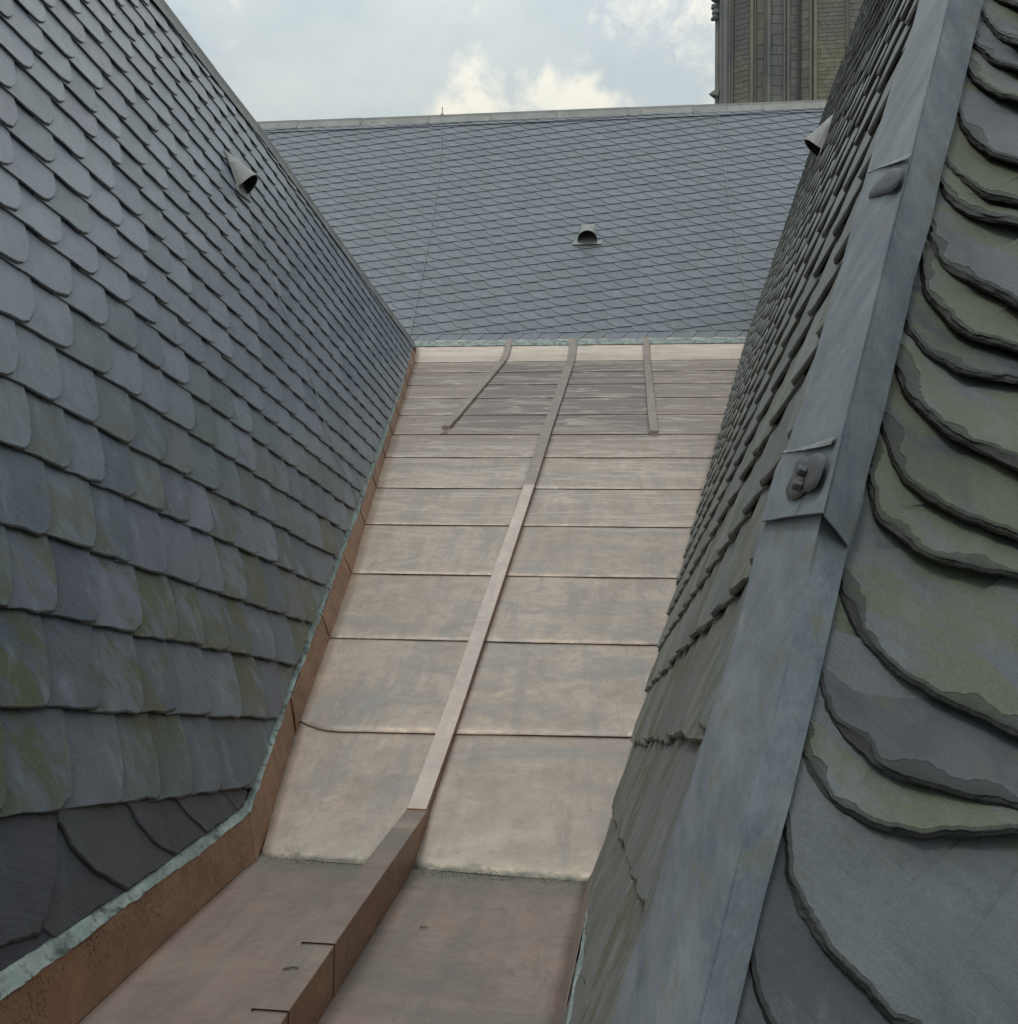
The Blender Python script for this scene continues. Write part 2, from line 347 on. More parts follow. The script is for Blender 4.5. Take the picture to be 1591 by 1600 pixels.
# ------------------------------------------------------------------ object helpers
def mesh(name, V, F, mat=None, smooth=False, uv=None, attrs=None, mats=None, fm=None):
    me = bpy.data.meshes.new(name)
    me.from_pydata([tuple(map(float, v)) for v in V], [], [tuple(f) for f in F])
    if mats:
        for x in mats: me.materials.append(x)
        if fm: me.polygons.foreach_set('material_index', fm)
    elif mat: me.materials.append(mat)
    if uv is not None:
        ul = me.uv_layers.new(name='UVMap')
        li = np.empty(len(me.loops), int); me.loops.foreach_get('vertex_index', li)
        ul.data.foreach_set('uv', np.asarray(uv, float)[li].ravel())
    for k, vals in (attrs or {}).items():
        a = me.attributes.new(k, 'FLOAT', 'POINT'); a.data.foreach_set('value', np.asarray(vals, float))
    if smooth: me.polygons.foreach_set('use_smooth', [True] * len(me.polygons))
    me.update()
    return me
WM = {}
def link(name, me, parent=None, mw=None, **props):
    o = bpy.data.objects.new(name, me); COL.objects.link(o)
    if parent is not None: o.parent = parent
    if mw is not None:
        o.matrix_local = WM[parent.name].inverted() @ mw if parent is not None else mw
        WM[o.name] = mw.copy()
    for k, v in props.items(): o[k] = v
    return o
def thing(name, label, cat, loc=(0, 0, 0), group=None):
    o = bpy.data.objects.new(name, None); COL.objects.link(o)
    o.matrix_world = Matrix.Translation(loc); WM[o.name] = Matrix.Translation(loc); o['label'] = label; o['category'] = cat
    o.empty_display_size = 0.2
    if group: o['group'] = group
    return o
ID = Matrix.Identity(4)
def part(name, V, F, mat, parent, smooth=False, **kw):
    props = kw.pop('props', {})
    return link(name, mesh(name, V, F, mat, smooth, **kw), parent, ID, **props)
def slab(P, n, th):
    """closed prism from a 3D polygon P, extruded along n by th"""
    P = [np.array(p) for p in P]; k = len(P); n = np.array(n)
    V = P + [p + n * th for p in P]
    F = [list(range(k))[::-1], list(range(k, 2 * k))] + [(i, (i + 1) % k, k + (i + 1) % k, k + i) for i in range(k)]
    return V, F
def box(x0, x1, y0, y1, z0, z1):
    return slab([(x0, y0, z0), (x1, y0, z0), (x1, y1, z0), (x0, y1, z0)], (0, 0, 1), z1 - z0)
def joinVF(parts):
    V, F = [], []
    for v, f in parts:
        o = len(V); V += list(v); F += [tuple(i + o for i in q) for q in f]
    return V, F
def strip(rows):
    """rows: list of equal-length point lists -> quads"""
    V = [p for r in rows for p in r]; n = len(rows[0]); F = []
    for i in range(len(rows) - 1):
        for j in range(n - 1):
            a = i * n + j; F.append((a, a + 1, a + n + 1, a + n))
    return V, F
def solid_sheet(grid, nrm, th):
    """grid[i][j] top points, thickness th along -nrm, closed"""
    R, Cn = len(grid), len(grid[0]); top = [p for r in grid for p in r]
    V = top + [np.array(p) - np.array(nrm) * th for p in top]; N = R * Cn; F = []
    for i in range(R - 1):
        for j in range(Cn - 1):
            a = i * Cn + j
            F.append((a, a + 1, a + Cn + 1, a + Cn)); F.append((N + a + Cn, N + a + Cn + 1, N + a + 1, N + a))
    for j in range(Cn - 1):
        F.append((j + 1, j, N + j, N + j + 1)); b = (R - 1) * Cn + j; F.append((b, b + 1, N + b + 1, N + b))
    for i in range(R - 1):
        a = i * Cn; F.append((a, a + Cn, N + a + Cn, N + a)); b = i * Cn + Cn - 1; F.append((b + Cn, b, N + b, N + b + Cn))
    return V, F
def tube(pts, r, k=6):
    pts = [np.array(p, float) for p in pts]; V = []; F = []
    for i, p in enumerate(pts):
        d = pts[min(i + 1, len(pts) - 1)] - pts[max(i - 1, 0)]; d /= np.linalg.norm(d)
        a = np.cross(d, (0, 0, 1) if abs(d[2]) < .9 else (1, 0, 0)); a /= np.linalg.norm(a); b = np.cross(d, a)
        V += [p + r * (math.cos(t) * a + math.sin(t) * b) for t in [2 * math.pi * j / k for j in range(k)]]
    for i in range(len(pts) - 1):
        for j in range(k): F.append((i * k + j, i * k + (j + 1) % k, (i + 1) * k + (j + 1) % k, (i + 1) * k + j))
    F.append(tuple(range(k))[::-1]); F.append(tuple(range(len(V) - k, len(V))))
    return V, F

# ------------------------------------------------------------------ slates
def clip_poly(P, a, b):
    """keep the part of P left of the directed line a->b"""
    out = []; d = np.array(b) - np.array(a)
    def sd(p): return d[0] * (p[1] - a[1]) - d[1] * (p[0] - a[0])
    for i in range(len(P)):
        p, q = P[i], P[(i + 1) % len(P)]; sp, sq = sd(p), sd(q)
        if sp >= 0: out.append(p)
        if (sp >= 0) != (sq >= 0):
            t = sp / (sp - sq); out.append(p + t * (q - p))
    return out
def area(P):
    return 0.5 * abs(sum(P[i][0] * P[(i + 1) % len(P)][1] - P[(i + 1) % len(P)][0] * P[i][1] for i in range(len(P))))
def outline(w, e, rs, rt, ov, top, rng, nseg=6, jit=0.004, pw=1.0):
    """slate outline, rounded corner at the +s bottom; ccw"""
    P = [(-ov * w, 0.0)]
    for k in range(1, 5): P.append((-ov * w + (w - rs * w + ov * w) * k / 4.0, 0.0))
    for k in range(1, nseg + 1):
        t = math.pi / 2 * k / nseg
        P.append((w - rs * w + rs * w * math.sin(t) ** pw, rt * e * (1 - math.cos(t) ** pw)))
    P += [(w, top * e), (-ov * w, top * e)]
    out = []
    for i, (a, b) in enumerate(P):
        j = jit if 0 < i < len(P) - 2 else 0
        out.append(np.array([a + rng.uniform(-j, j), b + rng.uniform(-j, j)]))
    return out
def slate_geo(P, zf, th, mirror, rng, inset=0.006, uvo=(0, 0)):
    """three rings: underside edge, broken edge, top face"""
    P = [np.array(p, float) for p in P]; n = len(P); c = sum(P) / n
    V, U, E = [], [], []
    def put(p, z, e): V.append((-p[0] if mirror else p[0], p[1], z)); U.append((p[0] + uvo[0], p[1] + uvo[1])); E.append(e)
    for p in P: put(p, zf(p), 1.0)
    for p in P:
        d = c - p; d /= max(np.linalg.norm(d), 1e-6); put(p + d * inset * rng.uniform(0.0, 0.7), zf(p) + th * 0.5, 0.8)
    for p in P:
        d = c - p; l = max(np.linalg.norm(d), 1e-6); d /= l; put(p + d * min(inset * rng.uniform(0.7, 1.9), l * 0.4), zf(p) + th, 0.0)
    F = []
    for k in (0, n):
        for i in range(n):
            a, b = i, (i + 1) % n; F.append((k + a, k + b, k + n + b, k + n + a))
    F.append(tuple(range(2 * n, 3 * n)))
    if mirror: F = [tuple(reversed(f)) for f in F]
    return V, F, U, E
def hull(P):
    P = sorted((float(p[0]), float(p[1])) for p in P)
    def half(P):
        o = []
        for p in P:
            while len(o) > 1 and (o[-1][0] - o[-2][0]) * (p[1] - o[-2][1]) - (o[-1][1] - o[-2][1]) * (p[0] - o[-2][0]) <= 1e-9: o.pop()
            o.append(p)
        return o
    a, b = half(P), half(P[::-1])
    return a[:-1] + b[:-1]
class Field:
    """one slated slope: rows climbing at an angle, cut to a convex region of the plane"""
    def __init__(s, plane, parent, mat, region, ang, rows, w, mirror, rs, rt, n0=-0.03, th=0.006, c1=0.019, seed=1, nvar=8, jit=0.004, inset=0.006, pw=1.0, dj=0.005, wv=0.15):
        s.pl, s.par, s.mat, s.region, s.ang, s.rows, s.w, s.mirror = plane, parent, mat, region, ang, rows, w, mirror
        s.pw, s.dj, s.wv = pw, dj, wv; s.rs, s.rt, s.n0, s.th, s.c1, s.jit, s.inset = rs, rt, n0, th, c1, jit, inset
        s.rng = random.Random(seed); s.items = []; s.nvar = nvar; s.name = 'slate'
        s.cache = {}
    def zf(s, w, e, top):
        c1, th = s.c1, s.th
        return lambda p: c1 * (1 - p[1] / (top * e)) + th * 1.15 * (p[0] / w)
    def build(s):
        ca, sa = math.cos(s.ang), math.sin(s.ang)
        sg = -1 if s.mirror else 1
        reg = [np.array(p) for p in hull(s.region)]
        toT = lambda p: np.array([p[0] * ca + p[1] * sa, -p[0] * sa + p[1] * ca])     # plane uv -> course frame
        R = [toT(p) for p in reg]; smin, smax = min(p[0] for p in R) - 0.7, max(p[0] for p in R) + 0.7
        tmin, tmax = min(p[1] for p in R), max(p[1] for p in R)
        top = 1.38; wn, en = s.w, None
        for ri in range(len(s.rows) - 1):
            t0, t1 = s.rows[ri], s.rows[ri + 1]; e = t1 - t0
            if t1 + e < tmin or t0 > tmax: continue
            x = smin + s.rng.uniform(0, s.w)
            while x < smax:
                w = s.w * s.rng.uniform(1 - s.wv, 1 + s.wv)
                # mesh x runs along +s; when mirrored the rounded corner points to -s
                ox = x + (w if s.mirror else 0); dt = s.rng.uniform(-s.dj, s.dj)
                rot = s.rng.uniform(-0.012, 0.012)
                loc_poly = [np.array([(q[0] - ox) * sg, q[1] - t0 - dt]) for q in R]
                if s.mirror: loc_poly = loc_poly[::-1]
                vi = s.rng.randrange(s.nvar)
                rs = s.rs(ri) if callable(s.rs) else s.rs
                key = (vi, round(e, 3), rs)
                if key not in s.cache:
                    P = outline(s.w, e, rs, s.rt, rs + 0.10, top, random.Random(vi * 31 + 5), jit=s.jit, pw=s.pw)
                    s.cache[key] = [P, None]
                P0 = s.cache[key][0]; k = w / s.w
                P = [np.array([p[0] * k, p[1]]) for p in P0]
                inside = True; Q = P
                for i in range(len(loc_poly)):
                    a, b = loc_poly[i], loc_poly[(i + 1) % len(loc_poly)]; d = b - a
                    if any(d[0] * (p[1] - a[1]) - d[1] * (p[0] - a[0]) < 0 for p in P):
                        inside = False; Q = clip_poly(Q, a, b)
                        if len(Q) < 3: break
                if len(Q) >= 3 and (inside or area(Q) > 0.0002):
                    vis = [p for p in Q if p[1] < e * 1.02]
                    if True:
                        u = (ox * ca - (t0 + dt) * sa, ox * sa + (t0 + dt) * ca)
                        s.items.append((u, rot, key, k, None if inside else Q, w, e))
                x += w
        return s
    def matrix(s, it):
        u, rot, key, k, Q, w, e = it
        L = Matrix.Translation((u[0], u[1], s.n0)) @ Matrix.Rotation(s.ang + rot, 4, 'Z')
        return s.pl.frame() @ L @ (Matrix.Diagonal((k, 1, 1, 1)) if Q is None else ID)
    def emit(s, limit, also=None):
        def show(it):
            u = it[0]; c = s.pl.at(u[0] + (-1 if s.mirror else 1) * 0.15, u[1] + 0.15)
            x, y, z = proj(c)
            if z < 0.1 or x < -60 or x > 1650 or y < -80 or y > 1680: return 0
            d = np.linalg.norm(c - EYE); return (it[5] * it[6]) * abs((EYE - c) @ s.pl.n) / d ** 3 * (0.3 if it[4] is not None and area(it[4]) < 0.03 else 1)
        its = sorted(s.items, key=show, reverse=True)
        BV, BF, BU, BE, BR = [], [], [], [], []
        for n, it in enumerate(its):
            u, rot, key, k, Q, w, e = it
            single = n < limit and show(it) > 0
            if Q is None:
                ca = s.cache[key]
                if ca[1] is None:
                    g = slate_geo(ca[0], s.zf(s.w, e, 1.38), s.th, s.mirror, random.Random(key[0]), s.inset)
                    ca[1] = (g, mesh('slate', g[0], g[1], s.mat, uv=g[2], attrs={'edge': g[3]}))
                g, me = ca[1]
            else:
                g = slate_geo(Q, s.zf(w, e, 1.38), s.th, s.mirror, s.rng, s.inset); me = None
            mw = s.matrix(it)
            if single:
                if me is None: me = mesh('slate', g[0], g[1], s.mat, uv=g[2], attrs={'edge': g[3]})
                link(s.name, me, s.par, mw)
            else:
                A = np.array(mw); v = np.array(g[0]); o = len(BV)
                v = v @ A[:3, :3].T + A[:3, 3]
                BV += list(v); BF += [tuple(i + o for i in f) for f in g[1]]; BU += g[2]; BE += g[3]; BR += [s.rng.random()] * len(v)
        if BV:
            link('slate_field', mesh('slate_field', BV, BF, s.mat, uv=BU, attrs={'edge': BE, 'rnd': BR}), s.par, ID, kind='stuff')
        print('field', len(its), 'single', min(limit, len(its)))
def rows_const(t0, e, n): return [t0 + e * i for i in range(n)]

# ================================================================== ground
V, F = slab([(-3000, -3000, -22), (3000, -3000, -22), (3000, 3000, -22), (-3000, 3000, -22)], (0, 0, 1), -1.0)
g = link('ground', mesh('ground', V, F, M_GROUND)); g['kind'] = 'structure'

# ================================================================== left roof
left = thing('slate_roof', 'steep grey slate roof rising on the left of the copper valley, green moss on its lower slates', 'roof', PL)
Luv = LPL.uv
# edge of the slating along gutter and valley, in plane coordinates
topL = [Luv(250, 0), Luv(330, 105), Luv(400, 195), Luv(500, 335), Luv(590, 460), Luv(645, 535)]
topL = [p - np.array([0, 0.06]) for p in topL]
h0 = topL[0][1]
sA = Luv(384, 1262); sB = Luv(466, 1037); sC = Luv(568, 749); sD = Luv(640, 548)
kx = (sD[1] - sA[1]) / (sD[0] - sA[0])
reg = [(-3.6, sA[1] - 0.0), tuple(sA), tuple(sD + np.array([0.15, kx * 0.15])), tuple(topL[-1] + np.array([0.1, 0])), tuple(topL[3]), tuple(topL[2]), tuple(topL[1]), tuple(topL[0]), (-3.6, h0)]
# main field ends at the last full course; below it come the foot slates
cf = (Luv(0, 1276), Luv(391, 1234))
kf = (cf[1][1] - cf[0][1]) / (cf[1][0] - cf[0][0])
regm = list(reg)
regm[0] = (-3.6, cf[1][1] + kf * (-3.6 - cf[1][0]) - 0.006)
regm[1] = (cf[1][0], cf[1][1] - 0.006)
regm.insert(2, (cf[1][0] + 0.12, Luv(400, 1208)[1]))
regm[2] = (0.14, 0.085)
angL = math.radians(-12.0)
def course_t(px, py):
    p = Luv(px, py); return -p[0] * math.sin(angL) + p[1] * math.cos(angL)
ts = [course_t(0, y) for y in (1276, 1103, 948, 816, 690, 585, 485, 397, 319, 255, 190, 129, 68, 20)]
print('L rows', [round(b - a, 3) for a, b in zip(ts, ts[1:])])
rowsL = list(ts)
while rowsL[-1] < 10: rowsL.append(rowsL[-1] + max(0.24, np.mean(np.diff(ts[-4:]))))
print('regm', [tuple(np.round(p, 2)) for p in regm], 't', np.round(ts, 2))
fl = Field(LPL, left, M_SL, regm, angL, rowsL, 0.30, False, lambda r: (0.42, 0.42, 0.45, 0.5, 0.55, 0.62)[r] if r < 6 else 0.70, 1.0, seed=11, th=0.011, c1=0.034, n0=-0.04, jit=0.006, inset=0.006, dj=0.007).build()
# foot slates, fanned the other way
def foot(poly_px, zl, zr, seed, parent, plane=LPL, mat=M_SF, n0=-0.036, th=0.011, sub=0.03):
    P = [plane.uv(*p) for p in poly_px] if not isinstance(poly_px[0], list) else [np.array(p) for p in poly_px]
    D = []
    rng = random.Random(seed)
    for i in range(len(P)):
        a, b = P[i], P[(i + 1) % len(P)]; k = max(1, int(np.linalg.norm(b - a) / sub))
        for j in range(k): D.append(a + (b - a) * j / k + np.array([rng.uniform(-1, 1), rng.uniform(-1, 1)]) * 0.0025)
    u0, u1 = min(p[0] for p in D), max(p[0] for p in D)
    zf = lambda p: zl + (zr - zl) * (p[0] - u0) / (u1 - u0)
    g = slate_geo(D, zf, th, False, rng, 0.007)
    me = mesh('slate', g[0], g[1], mat, uv=g[2], attrs={'edge': g[3]})
    L = plane.frame() @ Matrix.Translation((0, 0, n0))
    link('slate', me, parent, L)
foot([(-260, 1440), (60, 1425), (90, 1428), (130, 1440), (0, 1525), (-260, 1700)], 0.0, 0.0, 1, left)
foot([(60, 1262), (92, 1262), (116, 1300), (160, 1340), (230, 1372), (201, 1394), (95, 1463), (60, 1440)], 0.006, 0.004, 2, left)
foot([(-60, 1255), (90, 1255), (95, 1290), (94, 1357), (85, 1415), (70, 1459), (0, 1480), (-75, 1508)], 0.006, 0.018, 3, left)
foot([(-330, 1290), (-50, 1255), (-52, 1320), (-60, 1430), (-90, 1500), (-130, 1525), (-330, 1600)], 0.008, 0.014, 8, left)
foot([(82, 1245), (95, 1283), (116, 1322), (151, 1360), (204, 1390), (285, 1336), (300, 1300), (300, 1240)], 0.022, 0.002, 4, left)
foot([(196, 1240), (201, 1257), (218, 1286), (246, 1318), (278, 1336), (340, 1296), (350, 1260), (350, 1230)], 0.022, 0.002, 5, left)
foot([(272, 1230), (276, 1246), (296, 1272), (327, 1300), (384, 1264), (385, 1235), (360, 1230)], 0.020, 0.004, 6, left)
foot([(345, 1225), (354, 1239), (377, 1266), (388, 1258), (392, 1238), (388, 1222)], 0.012, 0.008, 7, left)
for k in range(4):      # foot slates nearer than the photograph shows
    a = -2.35 - 0.31 * k; hh = cf[1][1] + kf * (a - 0.15 - cf[1][0]) + 0.03
    foot([[a + 0.16, 0.03], [a + 0.14, hh], [a - 0.36, hh + 0.05], [a - 0.30, 0.25], [a - 0.22, 0.09], [a - 0.12, 0.03]], 0.016, 0.002, 20 + k, left)
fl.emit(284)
# deck, far slope and gable so that the roof is a closed body
dk = [LPL.at(u, v, -0.046) for u, v in ((-3.6, -0.02), (0.0, -0.02), tuple(Luv(648, 545) + np.array([0.3, 0])), tuple(topL[-1] + np.array([0.3, 0])), tuple(topL[2]), tuple(topL[0]), (-3.6, h0))]
V, F = slab(dk, LPL.n, -0.05)
part('roof_deck', V, F, M_DECK, left)
tp = [LPL.at(*p, -0.05) for p in [(-3.6, h0)] + [tuple(q) for q in topL]]
far = [p + np.array([-2.4, 0, -p[2] - 1.0]) for p in tp]
V, F = strip([tp, far]); part('far_slope', V, F, M_RIDGE, left)
wl = [LPL.at(-3.6, -0.02, -0.1), LPL.at(0, -0.02, -0.1), LPL.at(*(Luv(648, 545)), -0.15)]
V, F = strip([wl, [p - np.array([0.05, 0, p[2] + 21.9]) for p in wl]]); part('wall', V, F, M_WALL, left)
# lead capping along the upper edge
uu = [(-3.6, h0)] + [tuple(q) for q in topL]
for i in range(len(uu) - 1):
    a, b = np.array(uu[i]), np.array(uu[i + 1]); nseg = max(1, int(np.linalg.norm(b - a) / 1.5))
    for j in range(nseg):
        p, q = a + (b - a) * j / nseg, a + (b - a) * (j + 1) / nseg
        lift = 0.002 * ((i + j) % 2)
        prof = ((-0.13, 0.012 + lift), (-0.02, 0.016 + lift), (0.06, 0.03 + lift), (0.10, 0.0), (0.06, -0.12))
        r1 = [LPL.at(p[0], p[1] + dv, dn) for dv, dn in prof]; r2 = [LPL.at(q[0] + 0.03, q[1] + dv + 0.0, dn) for dv, dn in prof]
        V, F = strip([r2, r1]); part('ridge_cap', V, F, M_RIDGE, left, smooth=False)
# verdigris edging strip below the slates
def strip_between(pxA, pxB, plane, offA, offB, name, mat, parent, n=60, wob=0.0, seed=0, th=0.004):
    def res(px, off):
        P = [plane.hit(*p, off) for p in px]; L = [0]
        for a, b in zip(P, P[1:]): L.append(L[-1] + np.linalg.norm(b - a))
        outp = []
        for k in range(n + 1):
            s_ = L[-1] * k / n; i = min(max(j for j in range(len(L)) if L[j] <= s_ + 1e-9), len(P) - 2)
            outp.append(P[i] + (P[i + 1] - P[i]) * ((s_ - L[i]) / (L[i + 1] - L[i])))
        return outp
    A, Bq = res(pxA, offA), res(pxB, offB); rg = random.Random(seed)
    rows = []
    for k in range(4):
        row = []
        for j, (a, b) in enumerate(zip(A, Bq)):
            p = a + (b - a) * k / 3
            if k in (1, 2, 3): p = p + plane.n * (wob * (mnoise.noise(Vector(p * 9)) * 1.0 + 0.4)) + (plane.up * wob * 0.8 * mnoise.noise(Vector(p * 23 + 5)) if k == 3 else 0)
            row.append(p)
        rows.append(row)
    V, F = solid_sheet(rows, plane.n, th)
    return part(name, V, F, mat, parent, smooth=False)
stripTopLow = [(-260, 1690), (0, 1512), (201, 1384), (278, 1326), (386, 1250)]
stripBotLow = [(-260, 1752), (0, 1563), (130, 1469), (239, 1384), (310, 1336), (391, 1269)]
strip_between(stripTopLow, stripBotLow, LPL, -0.030, -0.006, 'edge_strip', M_GREEN, left, n=70, wob=0.009)
stripTopUp = [(386, 1250), (400, 1205), (433, 1111), (464, 1037), (483, 972), (503, 919), (523, 862), (540, 823), (551, 792), (566, 749), (586, 700), (616, 617), (634, 560), (641, 538)]
stripBotUp = [(391, 1269), (419, 1185), (448, 1103), (500, 967), (535, 867), (562, 797), (579, 744), (597, 701), (608, 665), (627, 609), (640, 562), (645, 536)]
strip_between(stripTopUp, stripBotUp, LPL, -0.030, -0.006, 'edge_strip', M_GREEN, left, n=150, wob=0.008, seed=3)

# ================================================================== back roof
back = thing('slate_roof', 'large slate roof closing the view at the far end, fish-scale courses climbing to the right under a straight ridge', 'roof', (0, YE, ZE))
Buv = BPL.uv
vr = 0.5 * (Buv(405, 192)[1] + Buv(1290, 162)[1]); print('B ridge v', vr)
u0, u1 = -10.6, 6.6
ul0 = -8.2
RB = [(ul0, 0.26), (3.6, 0.26), (u1, vr - 1.0), (u1, vr - 0.36), (u0 - 0.3, vr - 0.36), (u0 - 0.3, vr - 1.2)]
fb = Field(BPL, back, M_SB, RB, math.radians(10.4), rows_const(-3.0, 0.281, 60), 0.338, True, 0.88, 1.12, seed=5, th=0.007, c1=0.025, n0=-0.034, jit=0.002, inset=0.003, pw=1.1, dj=0.002, wv=0.10).build()
f2 = Field(BPL, back, M_SB, [(u0 - 0.3, vr - 0.40), (u1, vr - 0.40), (u1, vr - 0.03), (u0 - 0.3, vr - 0.03)], math.radians(3), rows_const(vr - 1.2, 0.22, 9), 0.34, True, 0.8, 1.0, seed=6, th=0.008, c1=0.026, n0=-0.018).build()
f3 = Field(BPL, back, M_SB, [(-4.5, 0.0), (3.4, 0.0), (3.4, 0.285), (ul0, 0.285)], 0.0, [0.0, 0.30, 0.6], 0.42, False, 0.85, 1.0, seed=7, th=0.007, c1=0.010, n0=-0.031, nvar=4).build()
# the widest-looking 300 slates of this roof stay single, the rest are one part
_n = len(f3.items)
f3.emit(200)
f2.emit(0)
fb.emit(300 - min(_n, 200))
V, F = slab([BPL.at(u, v, -0.046) for u, v in ((-13, -0.05), (6, -0.05), (12, -0.05), (12, vr), (-13, vr))], BPL.n, -0.06)
part('roof_deck', V, F, M_DECK, back)
rd = [BPL.at(u, vr, -0.05) for u in (-13, 12)]
V, F = strip([rd, [p + np.array([0, 8, -11]) for p in rd]]); part('far_slope', V, F, M_RIDGE, back)
gw = [BPL.at(u, -0.05, -0.1) for u in (-13, 12)]
V, F = strip([gw, [p - np.array([0, 0, p[2] + 21.9]) for p in gw]]); part('wall', V, F, M_WALL, back)
x = -12.9; k = 0
while x < 11.9:
    x2 = min(x + 1.62 + 0.1 * math.sin(k * 2.1), 12); lf = 0.004 * (k % 2) + 0.01 * math.sin(k * 1.3)
    prof = ((-0.27, 0.004), (-0.26, 0.014), (-0.03, 0.022), (0.03, 0.05), (0.06, 0.0), (0.03, -0.20))
    r1 = [BPL.at(x, vr + dv + 0.008 * math.sin(k), dn + lf * 0.3) for dv, dn in prof]; r2 = [BPL.at(x2 + 0.03, vr + dv + 0.008 * math.sin(k), dn + lf * 0.3 + 0.004) for dv, dn in prof]
    V, F = strip([r1, r2]); rcp = part('ridge_cap', V, F, M_RIDGE, back)
    V, F = tube([BPL.at(x + 0.02, vr - 0.26, 0.02), BPL.at(x + 0.02, vr + 0.0, 0.035), BPL.at(x + 0.02, vr + 0.06, 0.02)], 0.014, 5)
    part('ridge_seam', V, F, M_RIDGE, rcp)
    x = x2; k += 1
x = -4.1; k = 0
while x < 3.6:
    x2 = x + 1.0 + 0.15 * math.sin(k * 3.3)
    n = 8
    xs = [x + (x2 - x) * j / n for j in range(n + 1)]
    rows = [[BPL.at(q, 0.07, -0.032) for q in xs], [np.array([q, YE - 0.01, ZE + 0.03]) for q in xs], [np.array([q, YE - 0.13 + 0.012 * mnoise.noise(Vector((q * 4, k, 0))), zc(q, YE - 0.13) + 0.022 + 0.008 * mnoise.noise(Vector((q * 5, 3, k)))]) for q in xs]]
    V, F = solid_sheet(rows[::-1], BPL.n, 0.004); part('edge_strip', V, F, M_GREEN, back)
    x = x2 - 0.02; k += 1

# ================================================================== right roof: side slope, hip cap and hip-end slates
right = thing('slate_roof', 'slate hip roof close on the right of the copper valley, with a grey lead cap running up its hip', 'roof', tuple(HB))
Ruv = RPL.uv
rc = Ruv(1165, 532); rt1 = Ruv(1290, 165); rt2 = Ruv(1350, 0)
print('R corner', rc, rt1, rt2, 'frame h', RPL.h, 'cam', (EYE - RPL.p) @ RPL.n, 'Q cam', (EYE - QPL.p) @ QPL.n)
hq = RPL.uv(1483, 0); hb = RPL.uv(1087, 1600)
hdir = (hq - hb) / np.linalg.norm(hq - hb)
hlow = hb - hdir * 0.95; hhigh = hb + hdir * 9.0
sgn = np.sign(rc[0] - hb[0])       # direction of the valley side in plane u
ez = 0.055                           # eave height
def v_at_z(z): return (z - RPL.p[2]) / RPL.up[2]
ve = v_at_z(ez)
ab = Ruv(985, 1165); acx = Ruv(1144, 599)
kA = (rc[1] - ab[1]) / (rc[0] - ab[0]); 
tA = ab[0] + (ve - ab[1]) / kA
regR = [(tA, ve), tuple(rc + np.array([0, 0])), tuple(rt1), tuple(rt2), tuple(hhigh), tuple(hb + hdir * ((ve - hb[1]) / hdir[1]))]
regR = [np.array(p) for p in regR]
# make it counter-clockwise
ar = sum(regR[i][0] * regR[(i + 1) % 6][1] - regR[(i + 1) % 6][0] * regR[i][1] for i in range(6))
if ar < 0: regR = regR[::-1]
print('regR', [tuple(np.round(p, 2)) for p in regR])
angR = math.radians(12.5)
def course_tR(px, py):
    p = Ruv(px, py); return -p[0] * math.sin(angR) + p[1] * math.cos(angR)
tc1 = 0.5 * (course_tR(1090, 1148) + course_tR(985, 1166)); print('R course t', tc1, course_tR(1176, 880), course_tR(1012, 1077), course_tR(1149, 808))
rowsR = [tc1 - 0.33 * 3, tc1 - 0.33 * 2, tc1 - 0.33, tc1, tc1 + 0.335]
while rowsR[-1] < 16: rowsR.append(rowsR[-1] + 0.30)
fr = Field(RPL, right, M_SR, regR, angR, rowsR, 0.30, True, 0.62, 0.95, seed=21, th=0.012, c1=0.036, n0=-0.045, jit=0.007, inset=0.007, dj=0.012).build()
fr.emit(276)
V, F = slab([RPL.at(p[0], p[1], -0.048) for p in regR], RPL.n, -0.05); part('roof_deck', V, F, M_DECK, right)
# hip-end slates: lower edges as lines on the hip plane
ARCS = [
 [(1545, -75), (1560, -55), (1600, -45)],
 [(1534, -32), (1545, -12), (1560, 2), (1591, 11)],
 [(1531, 20), (1535, 32), (1549, 47), (1566, 61), (1591, 71)],
 [(1517, 55), (1521, 71), (1538, 89), (1566, 103), (1591, 109)],
 [(1502, 92), (1510, 111), (1532, 133), (1560, 151), (1591, 158)],
 [(1488, 158), (1495, 180), (1510, 211), (1538, 236), (1566, 249), (1591, 256)],
 [(1466, 246), (1473, 261), (1496, 280), (1538, 308), (1591, 319)],
 [(1457, 270), (1469, 299), (1483, 319), (1524, 341), (1591, 353)],
 [(1437, 330), (1449, 369), (1460, 402), (1485, 427), (1526, 448), (1591, 482)],
 [(1430, 395), (1434, 420), (1441, 458), (1468, 492), (1509, 526), (1591, 552)],
 [(1400, 470), (1410, 505), (1424, 533), (1458, 560), (1509, 584), (1591, 596)],
 [(1386, 540), (1397, 577), (1417, 624), (1458, 665), (1509, 699), (1591, 739)],
 [(1366, 650), (1381, 693), (1397, 733), (1431, 771), (1492, 808), (1591, 846)],
 [(1346, 700), (1354, 757), (1363, 801), (1400, 839), (1458, 876), (1540, 897), (1591, 903)],
 [(1300, 900), (1312, 939), (1347, 1001), (1400, 1053), (1487, 1106), (1591, 1154)],
 [(1262, 1030), (1275, 1075), (1295, 1119), (1347, 1180), (1422, 1224), (1591, 1267)],
 [(1238, 1130), (1251, 1180), (1269, 1224), (1308, 1267), (1378, 1303), (1444, 1311), (1530, 1311), (1591, 1308)],
 [(1218, 1260), (1223, 1315), (1229, 1372), (1277, 1473), (1356, 1556), (1410, 1612), (1500, 1680)],
 [(1160, 1440), (1166, 1521), (1194, 1600), (1260, 1690), (1400, 1800)],
 [(1120, 1560), (1130, 1640), (1160, 1720), (1240, 1820), (1400, 1920)],
]
NP = 180
